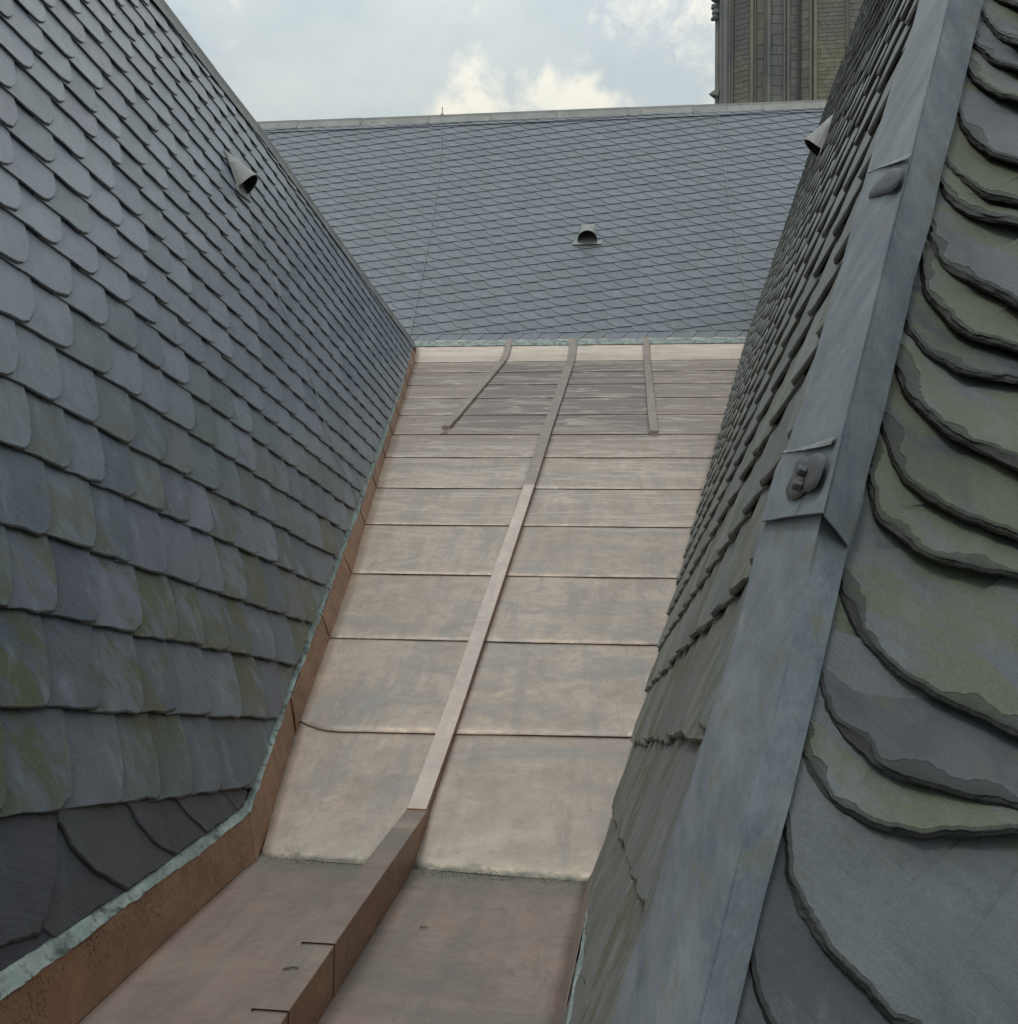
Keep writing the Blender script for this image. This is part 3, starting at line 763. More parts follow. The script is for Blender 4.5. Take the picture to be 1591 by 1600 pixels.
def smooth_curve(P, n):
    P = [np.array(p) for p in P]
    Q = [2 * P[0] - P[1]] + P + [2 * P[-1] - P[-2]]
    D = []
    for i in range(1, len(Q) - 2):
        for k in range(20):
            t = k / 20; a, b, c, d = Q[i - 1], Q[i], Q[i + 1], Q[i + 2]
            D.append(0.5 * ((2 * b) + (-a + c) * t + (2 * a - 5 * b + 4 * c - d) * t * t + (-a + 3 * b - 3 * c + d) * t ** 3))
    D.append(P[-1])
    L = np.concatenate([[0], np.cumsum([np.linalg.norm(b - a) for a, b in zip(D, D[1:])])])
    D = np.array(D); s_ = np.linspace(0, L[-1], n)
    return np.stack([np.interp(s_, L, D[:, 0]), np.interp(s_, L, D[:, 1])], 1)
curves = []
for a in ARCS:
    P = [QPL.uv(*p) for p in a]
    hu = np.array([HD @ QPL.h, HD @ QPL.up]); hu /= np.linalg.norm(hu); hr = np.array([hu[1], -hu[0]])
    s0 = P[0] - hr * 0.022 + hu * 0.004
    P = [s0 + hu * 0.22, s0 + hu * 0.12, s0 + hu * 0.04] + P
    d = P[-1] - P[-2]; d /= np.linalg.norm(d); d2 = np.array([1.0, d[1] * 0.5]); d2 /= np.linalg.norm(d2)
    P.append(P[-1] + d * 0.12); P.append(P[-1] + d2 * 0.45)
    curves.append(smooth_curve(P, NP))
rq = random.Random(4)
def interp_v(curve, u):
    return np.interp(u, curve[:, 0], curve[:, 1], left=curve[0, 1] + 0.15, right=curve[-1, 1])
for i in range(1, len(curves)):
    C0 = curves[i]; prev = curves[i - 1]
    th = rq.uniform(0.009, 0.013)
    # distance to the slate above, measured across the arc
    gap = np.array([max(0.035, min(np.linalg.norm(prev - p, axis=1))) for p in C0])
    gap = np.convolve(np.pad(gap, 4, 'edge'), np.ones(9) / 9, 'valid')
    tang = np.gradient(C0, axis=0); tang /= np.linalg.norm(tang, axis=1)[:, None]
    nor = np.stack([-tang[:, 1], tang[:, 0]], 1)        # towards the roof top / right
    nor = nor * np.sign((nor @ np.array([0.3, 1.0])))[:, None]
    H = gap * 1.6; hs = np.linspace(0, 1, NP); H = np.maximum(H, np.interp(hs, [0, 0.3, 0.42, 1], [0.13, 0.12, 0.05, 0.05]))
    if i >= len(curves) - 3: H = np.maximum(H, 0.20)
    HZ = H.copy(); H = np.maximum(H * 1.15, 0.16)
    V, F, U, E = [], [], [], []
    def chip(s_, sc, amp): return amp * (mnoise.noise(Vector((s_ * sc, i * 3.7, 0.5))) + 0.6 * mnoise.noise(Vector((s_ * sc * 3.1, i * 5.1, 2.5))))
    rows = [('edge', 0.0, 0.0, 1.0), ('mid', 0.0005, 0.40, 1.0), ('mid2', 0.0025, 0.62, 1.0), ('flake', 0.0045, 0.86, 0.95), ('flake2', 0.008, 0.90, 0.65), ('flake2', 0.0095, 1.0, 0.03)]
    K = [0.35, 0.6, 0.8, 1.0]
    nrow = 0
    for (kind, ins, zz_, ed) in rows:
        for j in range(NP):
            s_ = j / NP * 0.9
            jit = chip(s_, 48, 0.0030) + chip(s_, 5, 0.0035)
            q = ins
            f1 = max(0.0, chip(s_, 17, 0.010) + chip(s_, 60, 0.005) - 0.001); f2 = max(0.0, chip(s_ + 0.03, 8, 0.030) + chip(s_, 50, 0.008) - 0.005)
            if kind == 'flake': q = ins + f1
            if kind == 'mid': q = ins + max(0, chip(s_ + 0.4, 30, 0.004))
            if kind == 'mid2': q = ins + max(0, chip(s_ + 0.4, 30, 0.004)) + f1 * 0.6
            if kind == 'flake2': q = ins + f1 + f2
            p = C0[j] + nor[j] * (q + jit); d = q
            z = 0.034 * max(0, 1 - d / HZ[j]) + th * zz_
            V.append((p[0], p[1], z)); U.append((p[0], p[1])); E.append(ed)
        nrow += 1
    for k in K:
        for j in range(NP):
            d = 0.040 + max(H[j] - 0.040, 0.012) * k
            p = C0[j] + nor[j] * d
            z = 0.034 * max(0, 1 - d / HZ[j]) + th + 0.0012 * mnoise.noise(Vector((p[0] * 9, p[1] * 9, i)))
            V.append((p[0], p[1], z)); U.append((p[0], p[1])); E.append(0.0)
        nrow += 1
    for r in range(nrow - 1):
        for j in range(NP - 1):
            a = r * NP + j; F.append((a, a + 1, a + NP + 1, a + NP))
    me = mesh('slate', V, F, M_SQ, uv=U, attrs={'edge': E})
    link('slate', me, right, QPL.frame() @ Matrix.Translation((0, 0, -0.036)))
dq = [HB - HD * 0.9, HB - HD * 0.9 + QPL.h * 3.5, HB + HD * 9 + QPL.h * 3.5, HB + HD * 9]
V, F = slab([p - QPL.n * 0.042 for p in dq], QPL.n, -0.05); part('roof_deck', V, F, M_DECK, right)
# lead hip cap
LE_UP = [(1457, -75), (1437, 0), (1422, 55), (1394, 133), (1377, 188), (1363, 241), (1344, 305), (1327, 369), (1308, 440), (1295, 478), (1268, 577), (1244, 658), (1227, 706), (1213, 730), (1190, 815)]
RE_UP = [(1556, -80), (1537, 0), (1520, 69), (1495, 180), (1473, 263), (1455, 346), (1427, 440), (1424, 458), (1400, 563), (1381, 645), (1356, 740), (1342, 808), (1327, 854)]
CR_UP = [(1501, -75), (1285, 800)]
LE_LO = [(1213, 730), (1188, 825), (1181, 859), (1162, 940), (1153, 979), (1116, 1097), (1081, 1219), (1050, 1303), (1019, 1412), (984, 1506), (956, 1600), (905, 1760)]
RE_LO = [(1350, 780), (1322, 869), (1307, 940), (1277, 1075), (1236, 1250), (1194, 1403), (1148, 1600), (1110, 1750)]
CR_LO = [(1300, 740), (1087, 1600), (1048, 1760)]
def res3(P, n):
    P = [np.array(p) for p in P]; L = np.concatenate([[0], np.cumsum([np.linalg.norm(b - a) for a, b in zip(P, P[1:])])]); P = np.array(P)
    s_ = np.linspace(0, L[-1], n); return [np.array([np.interp(t, L, P[:, k]) for k in range(3)]) for t in s_]
cap = right
bis = RPL.n + QPL.n; bis /= np.linalg.norm(bis)
def lead_sheet(LE, CR, RE, lift, n=60, name='lead_sheet', th=0.004):
    A = res3([RPL.hit(*p, 0.008 + lift) for p in LE], n); B2 = res3([RPL.hit(*p, lift) + bis * 0.0 for p in CR], n); Cc = res3([QPL.hit(*p, 0.008 + lift) for p in RE], n)
    rows = []
    nA, nC = 8, 7
    sec = []
    for i in range(n):
        a, b, c = A[i], B2[i], Cc[i]
        pts = []
        for k in range(nA + 1):
            t = (0, .12, .28, .45, .62, .78, .90, .955, 1)[k]; p = a + (b - a) * t
            bulge = 0.003 * math.sin(math.pi * t) + 0
            p = p + RPL.n * (bulge + 0.0014 * mnoise.noise(Vector(p * 6))) 
            pts.append(p)
        
        for k in range(1, nC + 1):
            t = (0, .06, .14, .3, .5, .7, .88, 1)[k]; p = b + (c - b) * t
            bulge = 0.002 * math.sin(math.pi * t) + 0
            p = p + QPL.n * (bulge + 0.002 * mnoise.noise(Vector(p * 6 + Vector((3, 3, 3))))); pts.append(p)
        sec.append(pts)
    N_ = len(sec[0])
    V = [p for r in sec for p in r]
    # underside, pulled in towards the roof
    W2 = []
    for r in sec:
        for k, p in enumerate(r):
            nrm = RPL.n if k < nA else (bis if k == nA else QPL.n); W2.append(p - nrm * th)
    T = len(V); V = V + W2; F = []
    for i in range(n - 1):
        for k in range(N_ - 1):
            a = i * N_ + k; F.append((a, a + N_, a + N_ + 1, a + 1)); F.append((T + a, T + a + 1, T + a + N_ + 1, T + a + N_))
        a = i * N_; F.append((a, T + a, T + a + N_, a + N_)); a = i * N_ + N_ - 1; F.append((a, a + N_, T + a + N_, T + a))
    for k in range(N_ - 1):
        a = k; F.append((a, a + 1, T + a + 1, T + a)); a = (n - 1) * N_ + k; F.append((a, T + a, T + a + 1, a + 1))
    o = part(name, V, F, M_LEAD, cap, smooth=True); o.data.set_sharp_from_angle(angle=0.30); return o
cap = lead_sheet(LE_LO, CR_LO, RE_LO, 0.013, name='hip_cap')
lead_sheet(LE_UP, CR_UP, RE_UP, 0.022, n=70)
# welts where sheets lap: thin folded ledges on the left flank
def ledge(px, h, w, name='welt', lf=0.028):
    P = res3([RPL.hit(*p, lf) for p in px], 16)
    rows = []
    for k, p in enumerate(P):
        wob = RPL.up * 0.0015 * mnoise.noise(Vector(p * 60))
        h_ = h * min(1, (len(P) - 1 - k) / 5 + 0.1)
        rows.append([p + wob + HD * 0.014 - RPL.n * 0.002, p + wob + HD * 0.006 + RPL.n * h_ * .45, p + wob + RPL.n * h_, p + wob - RPL.n * 0.001])
    V, F = strip(rows); return part(name, V, F, M_LEAD, cap)
ledge([(1226, 709), (1262, 704), (1290, 698), (1300, 693)], 0.0045, 0.010)
ledge([(1359, 270), (1378, 263), (1402, 255), (1420, 247)], 0.0045, 0.010)
# tar patches with nail heads
def patch(px, nails, lift=0.040):
    c = np.mean(np.array(px), 0); P = [RPL.hit(*p, lift - 0.010) for p in px]; cc = sum(P) / len(P)
    rings = []
    for k, (s_, z) in enumerate(((1.0, 0.0), (0.95, 0.5), (0.7, 0.9), (0.35, 1.0))):
        rings.append([cc + (p - cc) * s_ + RPL.n * (0.0045 * z + 0.0012 * mnoise.noise(Vector(p * 80 + Vector((k, k, k)))) * (k > 0)) for p in P])
    V = [p for r in rings for p in r]; n = len(P); F = []
    for r in range(3):
        for j in range(n): F.append((r * n + j, r * n + (j + 1) % n, (r + 1) * n + (j + 1) % n, (r + 1) * n + j))
    F.append(tuple(range(3 * n, 4 * n)))
    o = part('tar_patch', V, F, M_PATCH, cap, smooth=True)
    for q in nails:
        b = RPL.hit(*q, lift); a1, a2 = RPL.h, RPL.up; VV, FF = [], []
        for (r, z) in ((0.0075, -0.004), (0.0075, 0.004), (0.004, 0.0065)):
            VV += [b + a1 * r * 1.9 * math.cos(t) + a2 * r * math.sin(t) + RPL.n * z for t in np.linspace(0, 2 * math.pi, 9)[:-1]]
        for r in range(2):
            for j in range(8): FF.append((r * 8 + j, r * 8 + (j + 1) % 8, (r + 1) * 8 + (j + 1) % 8, (r + 1) * 8 + j))
        FF.append(tuple(range(16, 24))); part('nail_head', VV, FF, M_PATCH, cap)
patch([(1247, 719), (1256, 712), (1266, 716), (1276, 708), (1286, 709), (1291, 716), (1289, 727), (1285, 738), (1282, 747), (1276, 760), (1266, 768), (1257, 769), (1250, 776), (1240, 782), (1231, 780), (1229, 768), (1233, 754), (1240, 742), (1243, 730)], [(1253, 736), (1246, 758)])
patch([(1380, 276), (1390, 266), (1400, 262), (1411, 263), (1408, 276), (1402, 290), (1393, 300), (1380, 303), (1368, 308), (1358, 310), (1360, 300), (1370, 286)], [])
# small lead soakers peeping out between hip cap and slates
for pxs in ([(1232, 1238), (1306, 1262), (1308, 1274), (1262, 1262), (1240, 1254)], [(1338, 800), (1362, 806), (1370, 813), (1346, 812)]):
    V, F = slab([QPL.hit(*p, -0.010) for p in pxs], QPL.n, 0.003); part('lead_soaker', V, F, M_LEAD, right)
# verdigris strip at the foot of the side slope, walls below
strip_between([(949, 1290), (938, 1340), (932, 1400), (922, 1470), (905, 1560), (893, 1640), (870, 1800)], [(945, 1290), (928, 1345), (920, 1400), (908, 1480), (893, 1565), (877, 1640), (850, 1800)], RPL, -0.02, 0.0, 'edge_strip', M_GREEN, right, n=50, wob=0.004)
rw = [RPL.at(regR[0][0] if False else hb[0] - sgn * 0.6, ve, -0.06), RPL.at(tA, ve, -0.06), RPL.at(rc[0], rc[1], -0.1)]
V, F = strip([rw, [p - np.array([-0.05, 0, p[2] + 21.9]) for p in rw]]); part('wall', V, F, M_WALL, right)
back_r = [HB + HD * 9, RPL.at(*rt2, -0.05), RPL.at(*rt1, -0.05), RPL.at(*rc, -0.05)]
V, F = strip([back_r, [p + np.array([3.0, 0, -p[2] - 1]) for p in back_r]]); part('far_slope', V, F, M_RIDGE, right)

# ================================================================== copper valley
cop = thing('copper_valley', 'copper sheet valley climbing between the slate roofs, with a gutter floor and standing battens', 'roof valley', (-0.9, YB, 0))
seamY = [YB + 0.02, 5.45, 6.575, 7.70, 8.85, 9.96, 11.13, 12.20, 13.27, 14.36, 15.38, 16.45, 17.45, YE + 0.02]
fold_px = [(400, 1345), (432, 1236), (463, 1131), (515, 996), (549, 896), (570, 820), (588, 762), (601, 714), (614, 676), (623, 648), (632, 618), (637, 600), (643, 570), (650, 542)]
fold = [APL.hit(*p) for p in fold_px[:-2]] + [TPL.hit(*fold_px[-1])]
fy = [p[1] for p in fold]; fx = [p[0] for p in fold]; print('fold', [(round(a, 2), round(b, 2)) for a, b in zip(fx, fy)])
kx1 = np.polyfit(fy, fx, 2)
def xl(y): return float(np.interp(y, fy, fx)) if y > fy[0] else fx[0]
def xr(y): # meet the right roof
    z = zc(0, y); v = v_at_z(z + 0.0); p = RPL.at(0, v); # move along h until y matches
    k_ = (y - p[1]) / RPL.h[1]; return float((p + RPL.h * k_)[0]) + 0.10
bc = [APL.hit(*p) for p in ((708, 1120), (831, 753), (854, 679), (899, 545))]
print('batten centre', [np.round(p, 2) for p in bc])
def xb(y): return float(np.interp(y, [p[1] for p in bc], [p[0] for p in bc]))
lb = [APL.hit(697, 672), TPL.hit(795, 541)]; rb = [APL.hit(1022, 680), TPL.hit(1010, 538)]
print('side battens', lb, rb)
def xlb(y): return float(np.interp(y, [lb[0][1], lb[1][1]], [lb[0][0], lb[1][0]]))
def xrb(y): return float(np.interp(y, [rb[0][1], rb[1][1]], [rb[0][0], rb[1][0]]))
def cop_sheet(fa, fb_, y0, y1, seed, name='copper_sheet', mat=None, low=0.010):
    dev_left = seed == 4
    nx, ny = 14, 12; grid = []
    for i in range(ny + 1):
        t = i / ny; y = y0 + (y1 + 0.15 - y0) * t; row = []
        for j in range(nx + 1):
            s_ = j / nx; x = fa(y) + (fb_(y) - fa(y)) * s_
            wv = 0.006 * mnoise.noise(Vector((x * 1.3 + seed, y * 1.2, seed * 1.7))) * min(1, 4 * t) * min(1, 4 * s_, 4 * (1 - s_))
            lip = (low + 0.0015 * mnoise.noise(Vector((x * 3, seed, 0)))) * (1 - t) + 0.0
            dy = (bend_y(x) + 0.008 - y0) * max(0, 1 - 3 * t) if y0 < YB + 0.1 else 0.0
            if i == 0 and y0 > YB + 0.1: dy = 0.010 * mnoise.noise(Vector((x * 0.9, seed * 2.0, 1.0)))
            if i == 0 and dev_left: dy += 0.10 * max(0, 1 - s_ / 0.3) ** 2    # first seam sweeps up at the wall
            row.append(np.array([x, y + dy, zc(x, y + dy) + wv + lip]))
        grid.append(row)
    V, F = solid_sheet(grid, (0, -math.sin(math.radians(20)), math.cos(math.radians(20))), 0.003)
    return part(name, V, F, mat or M_COP, cop, smooth=True)
BW = 0.042
for i in range(len(seamY) - 1):
    y0, y1 = seamY[i], seamY[i + 1]; lo = 0.0 if i == 0 else 0.012
    cuts = [lambda y: xl(y) + 0.003]
    if y1 > 12.3: cuts.append(xlb)
    cuts.append(xb)
    if y1 > 12.3: cuts.append(xrb)
    cuts.append(xr)
    for k in range(len(cuts) - 1):
        cop_sheet(cuts[k], cuts[k + 1], y0, y1, i * 4 + k + (0.5 if k else 0), low=lo)
# gutter floor
def xfl(y): 
    a, b = FLOOR.hit(121, 1600), FLOOR.hit(387, 1352); t = (y - a[1]) / (b[1] - a[1]); return float(a[0] + (b[0] - a[0]) * t)
def xfr(y):
    a, b = FLOOR.hit(866, 1600), FLOOR.hit(915, 1387); t = (y - a[1]) / (b[1] - a[1]); return float(a[0] + (b[0] - a[0]) * t)
fbp = [FLOOR.hit(498, 1600), FLOOR.hit(564, 1490), FLOOR.hit(635.6, 1371)]
print('floor batten right foot', [np.round(p, 2) for p in fbp], 'xfl', xfl(2.5), xfl(4.3), 'xfr', xfr(2.5), xfr(4.3))
_k = np.polyfit([p[1] for p in fbp], [p[0] for p in fbp], 1)
def xfb(y): return float(np.polyval(_k, y))
def floor_sheet(fa, fb_, seed):
    nx, ny = 18, 34; grid = []
    for i in range(ny + 1):
        y = -1.0 + (YB + 0.12 + 1.0) * (1 - (1 - i / ny) ** 1.6); row = []
        for j in range(nx + 1):
            s_ = j / nx; x = fa(y) + (fb_(y) - fa(y)) * s_
            row.append(np.array([x, y, T1 * softp(y - bend_y(x), 0.035) + 0.003 * mnoise.noise(Vector((x * 2, y * 2, seed))) - 0.014 * min(1, max(0, (y - bend_y(x) - 0.005) / 0.05))]))
        grid.append(row)
    V, F = solid_sheet(grid, (0, 0, 1), 0.003); part('gutter_sheet', V, F, M_FLO, cop, smooth=True)
floor_sheet(xfl, lambda y: xfb(y) - 0.05, 1.0); floor_sheet(lambda y: xfb(y) - 0.05, xfr, 2.0)
# floor batten: capped pieces, tall sides
def h_for(y0):   # height of the batten top so that its right top edge is seen where the photo has it
    pass
zt = 0.17
tl = [Plane((0, 0, zt), (0, 0, 1)).hit(*p) for p in ((394, 1576), (473, 1476), (639, 1264))]
tr = [Plane((0, 0, zt), (0, 0, 1)).hit(*p) for p in ((451, 1579), (520.6, 1479), (667.6, 1268))]
print('batten top L', [np.round(p, 2) for p in tl], 'R', [np.round(p, 2) for p in tr])
kl = np.polyfit([p[1] for p in tl], [p[0] for p in tl], 1); kr = np.polyfit([p[1] for p in tr], [p[0] for p in tr], 1)
def batten_piece(y0, y1, fl_, fr_, ftop, fbot, lift, matc, mats_, n=6, name='batten_cap', open_front=False):
    rows = []; 
    for i in range(n + 1):
        y = y0 + (y1 - y0) * i / n; a, b = fl_(y), fr_(y); zt_, zb = ftop(y), fbot(y)
        lx = lift * 0.35; rows.append([(a - lx, y, zb), (a - lx, y, zt_ + lift), (b + lx, y, zt_ + lift), (b + lx, y, zb)])
    V = [p for r in rows for p in r]; F = []; fm = []
    for i in range(n):
        for k in range(3):
            a = i * 4 + k; F.append((a, a + 4, a + 5, a + 1)); fm.append(0 if k == 1 else 1)
    if not open_front: F.append((0, 1, 2, 3)); fm.append(1)
    e = n * 4; F.append((e + 3, e + 2, e + 1, e)); fm.append(1)
    me = mesh(name, V, F, mats=[matc, mats_], fm=fm)
    o = link(name, me, cop, ID)
    bv = o.modifiers.new('bevel', 'BEVEL'); bv.width = 0.004; bv.segments = 2; bv.limit_method = 'ANGLE'; bv.angle_limit = 0.6
    return o
flf = lambda y: float(np.polyval(kl, y)); frf = lambda y: float(np.polyval(kr, y))
yl = [Plane((0, 0, zt), (0, 0, 1)).hit(*p)[1] for p in ((500, 1477), (422, 1578), (653, 1266))]
print('batten laps', yl)
flo = lambda y: max(-0.01, zc(-0.9, y) - 0.02)
batten_piece(yl[1], yl[0] + 0.06, flf, frf, lambda y: zt - 0.006, flo, 0.007, M_FLO, M_UPS, open_front=True)
batten_piece(yl[0], yl[2], flf, frf, lambda y: zt - 0.006, flo, 0.014, M_FLO, M_UPS, n=10, open_front=True)
batten_piece(-0.8, yl[1] + 0.06, flf, frf, lambda y: zt - 0.006, flo, 0.0, M_FLO, M_UPS)
# slope batten pieces
wL = [(0, 0)]
def slope_w(y): return float(np.interp(y, [4.7, 9.5, 18], [0.050, 0.056, 0.075]))
pts_y = [yl[2] - 0.03, 6.77, 8.95, 9.96, 12.3, 14.5, 16.6, YE - 0.02]
for i in range(len(pts_y) - 1):
    lower = pts_y[i] < 9.9
    c_ = (lambda y: xb(y) if y > 5.6 else float(np.interp(y, [yl[2] - 0.03, 5.6], [0.5 * (flf(yl[2]) + frf(yl[2])), xb(5.6)])))
    batten_piece(pts_y[i], pts_y[i + 1] + 0.04, lambda y: c_(y) - slope_w(y), lambda y: c_(y) + slope_w(y), lambda y: zc(c_(y), y) + (0.052 if y > 5.2 else np.interp(y, [4.5, 5.2], [0.06, 0.052])) + 0.0, lambda y: zc(c_(y), y) - 0.03, 0.003 * (i % 2), M_BAT if lower else M_BTD, M_UPS if lower else M_BTD, n=8)
for fx_, ya in ((xlb, lb[0][1]), (xrb, rb[0][1])):
    ys_ = [ya, ya + 0.35, 14.4, 16.5, YE - 0.02]
    for i in range(4):
        batten_piece(ys_[i], ys_[i + 1] + 0.04, lambda y: fx_(y) - 0.055, lambda y: fx_(y) + 0.055, lambda y: zc(0, y) + 0.05 + (0.012 if i == 0 else 0), lambda y: zc(0, y) - 0.03, 0.004 * (i % 2), M_BTD, M_BTD, n=6)
# upstands: left side, one panel per sheet row
upB = [LPL.hit(*p, -0.008) for p in stripBotUp]; uyy = [p[1] for p in upB]
def uptop(y): return np.array([np.interp(y, uyy, [p[k] for p in upB]) for k in range(3)])
for i in range(len(seamY) - 1):
    y0, y1 = seamY[i], min(seamY[i + 1], 17.9); n = 8
    if i == 0: y0 = fy[0] - 0.0
    lift = 0.004 * (i % 2)
    rows = [[], [], []]
    for j in range(n + 1):
        y = y0 + (y1 + (0.03 if i < len(seamY) - 2 else 0) - y0) * j / n
        b = np.array([xl(y), y, zc(xl(y), y)]) ; tt = uptop(min(y + 0.02 - (0.12 if i == 0 and j == 0 else 0), uyy[-1])); mid = b * 0.5 + tt * 0.5
        off = np.array([0.006 + (0.012 - 0.010 * j / n if i else 0) , 0, 0])
        if i == 0 and j == 0: b, tt, mid = fold[0] * 1.0, upB[0] * 1.0, (fold[0] + upB[0]) / 2
        rows[0].append(b + off * 0.8); rows[1].append(mid + off); rows[2].append(tt + off * 0.6)
    V, F = solid_sheet(rows, (1, 0, 0), 0.003); part('upstand', V, F, M_UPS, cop)
# lower left upstand along the gutter
upL = [LPL.hit(*p, -0.008) for p in stripBotLow]; ulx = [p[1] for p in upL]
rows = [[], [], [], []]
for j in range(41):
    y = -0.2 + (fy[0] + 0.2) * j / 40
    b = np.array([xfl(y), y, 0.002]); 
    if y >= ulx[0]: tt = np.array([np.interp(y, ulx, [p[k] for p in upL]) for k in range(3)])
    else: tt = upL[0] + (upL[1] - upL[0]) * ((y - ulx[0]) / (ulx[1] - ulx[0]))
    if j == 40: b, tt = fold[0] + np.array([0.001, -0.001, 0]), upB[0] + np.array([0.001, -0.001, 0])
    for k in range(4):
        p = b + (tt - b) * k / 3; p = p + np.array([0.006 * mnoise.noise(Vector(p * 3)) * (k in (1, 2)), 0, 0]); rows[k].append(p)
V, F = solid_sheet(rows, (1, 0, 0), 0.003); part('upstand', V, F, M_UPS, cop, smooth=False)
# right upstand along the gutter
rows = [[], []]
for j in range(31):
    y = -0.6 + (4.30 + 0.6) * j / 30; zb = max(0.0, zc(-0.1, y)); 
    b = np.array([xfr(min(y, 4.32)) + max(0, y - 4.32) * 0.1, y, zb]); vv = v_at_z(0.075); p = RPL.at(0, vv, 0.004); k_ = (y - p[1]) / RPL.h[1]; tt = p + RPL.h * k_
    rows[0].append(b); rows[1].append(tt)
V, F = solid_sheet(rows, (-1, 0, 0), 0.003); part('upstand', V, F, M_FLO, cop)
# silt, moss and needles lying in the bend
rg = random.Random(9); parts_ = []
for k in range(700):
    x = rg.uniform(-1.66, -0.12); y = bend_y(x) + rg.gauss(-0.01, 0.03 if rg.random() < .85 else 0.09); r = rg.uniform(0.001, 0.0032)
    if xfb(y) - 0.12 < x < xfb(y) + 0.03: continue
    z = max(zc(x, y), 0) + 0.001; c = np.array([x, y, z]); a = rg.uniform(0, 3.1)
    d1 = np.array([math.cos(a), math.sin(a), 0]) * r * rg.uniform(1, 2.2); d2 = np.array([-math.sin(a), math.cos(a), 0]) * r
    parts_.append(([c - d1, c + d2, c + d1, c - d2, c + np.array([0, 0, r * 0.8])], [(0, 1, 4), (1, 2, 4), (2, 3, 4), (3, 0, 4)]))
V, F = joinVF(parts_)
sl = link('silt', mesh('silt', V, F, M_SILT)); sl['kind'] = 'stuff'; sl['label'] = 'dark silt and moss crumbs lying in the bend of the copper gutter'; sl['category'] = 'debris'
for (px, py, ln, an, lab) in ((454, 1513, 0.045, 0.3, 'short dark twig lying on the top of the gutter batten'), (662, 1449, 0.03, 0.2, 'tiny twig lying on the gutter floor right of the batten')):
    pl = Plane((0, 0, zt + 0.006 if px < 500 else 0.006), (0, 0, 1)); c = pl.hit(px, py); d = np.array([math.cos(an), math.sin(an), 0]) * ln / 2
    V, F = tube([c - d, c + d * 0.2 + np.array([0, 0.004, 0.002]), c + d], 0.003, 5); o = link('twig', mesh('twig', V, F, M_SILT)); o['label'] = lab; o['category'] = 'twig'

# ================================================================== roof vents
def vent(plane, uvp, sc, label, rot=0.0, cone=False, lean=0.45, mat=None):
    base = plane.at(uvp[0], uvp[1], 0.012)
    t = thing('roof_vent', label, 'roof vent', tuple(base), 'hooded vents on the slate roofs')
    ca, sa = math.cos(rot), math.sin(rot)
    def P(a, b, c): return base + plane.h * (a * ca - b * sa) * sc + plane.up * (a * sa + b * ca) * sc + plane.n * c * sc
    n = 14; L = 0.52
    rings = []
    for (b, r, hgt) in ((0.0, 0.20, 0.27), (0.18, 0.175, 0.20), (0.36, 0.15, 0.12), (L, 0.115 if not cone else 0.05, 0.03)):
        rings.append([P(r * math.cos(math.pi * k / n), b + (lean * hgt * math.sin(math.pi * k / n) if b == 0 else (0.5 * lean * hgt * math.sin(math.pi * k / n) if b < 0.3 else 0)), hgt * math.sin(math.pi * k / n) ** 0.8) for k in range(n + 1)])
    ins = []
    for (b, r, hgt) in ((0.0, 0.185, 0.255), (0.18, 0.16, 0.185), (0.34, 0.135, 0.10)):
        ins.append([P(r * math.cos(math.pi * k / n), b + 0.001 + (lean * hgt * math.sin(math.pi * k / n) if b == 0 else (0.5 * lean * hgt * math.sin(math.pi * k / n) if b < 0.3 else 0)), hgt * math.sin(math.pi * k / n) ** 0.8) for k in range(n + 1)])
    V, F = strip(rings); V2, F2 = strip(ins); Vr, Fr = strip([rings[0], ins[0]])
    hd_ = link('hood', mesh('hood', *joinVF([(V, F), (Vr, Fr)]), M_VENT, smooth=False), t, ID)
    link('opening', mesh('opening', *joinVF([(V2, F2), (ins[2] + [P(0, .34, -.01)], [tuple(range(n + 1))]), ([P(-.185, .002, .002), P(.185, .002, .002), P(.135, .34, .002), P(-.135, .34, .002)], [(0, 1, 2, 3)])]), M_DARK), hd_, ID)
    fl_ = [P(*q) for q in ((-0.30, -0.075, 0.002), (-0.24, -0.10, 0.004), (0.24, -0.10, 0.004), (0.30, -0.075, 0.002), (0.27, 0.02, 0.004), (0.20, 0.03, 0.004), (0.13, L + 0.04, 0.0), (-0.13, L + 0.04, 0), (-0.20, 0.03, 0.004), (-0.27, 0.02, 0.004))]
    V, F = slab(fl_, plane.n, 0.006); link('base_plate', mesh('base_plate', V, F, M_VENT), t, ID)
    return t
vent(BPL, Buv(918, 378), 1.05, 'small hooded metal vent standing alone in the middle of the far slate roof', lean=0.0)
vent(LPL, Luv(377, 299), 0.70, 'rounded hooded vent near the top of the left slate roof, dark mouth facing down', 0.1, True)
vp = Ruv(1284, 240); vent(RPL, vp, 0.60, 'hooded vent sticking out in profile high on the right slate roof, against the far roof', -0.1, True)
# run-off streak under the far vent
# ================================================================== lightning conductors
def wire(plane, uvs, label, r=0.008, off=0.012):
    pts = []
    for a, b in zip(uvs, uvs[1:]):
        for k in range(6): q = np.array(a) + (np.array(b) - np.array(a)) * k / 6; pts.append(plane.at(q[0], q[1], off))
    pts.append(plane.at(*uvs[-1], off))
    V, F = tube(pts, r, 5); o = link('lightning_wire', mesh('lightning_wire', V, F, M_WIRE)); o['label'] = label; o['category'] = 'wire'; o['group'] = 'lightning wires on the roofs'
wire(BPL, [Buv(*p) for p in ((692, 180), (689, 230), (686, 280), (676, 345), (664, 412), (652, 470), (641, 525))], 'thin lightning wire running down the far roof beside the left valley', 0.0075, 0.02)
wire(BPL, [Buv(*p) for p in ((1122, 178), (1129, 240), (1138, 300), (1148, 360), (1158, 420), (1172, 500))], 'thin lightning wire running down the far roof close to the right-hand roof', 0.0075, 0.02)
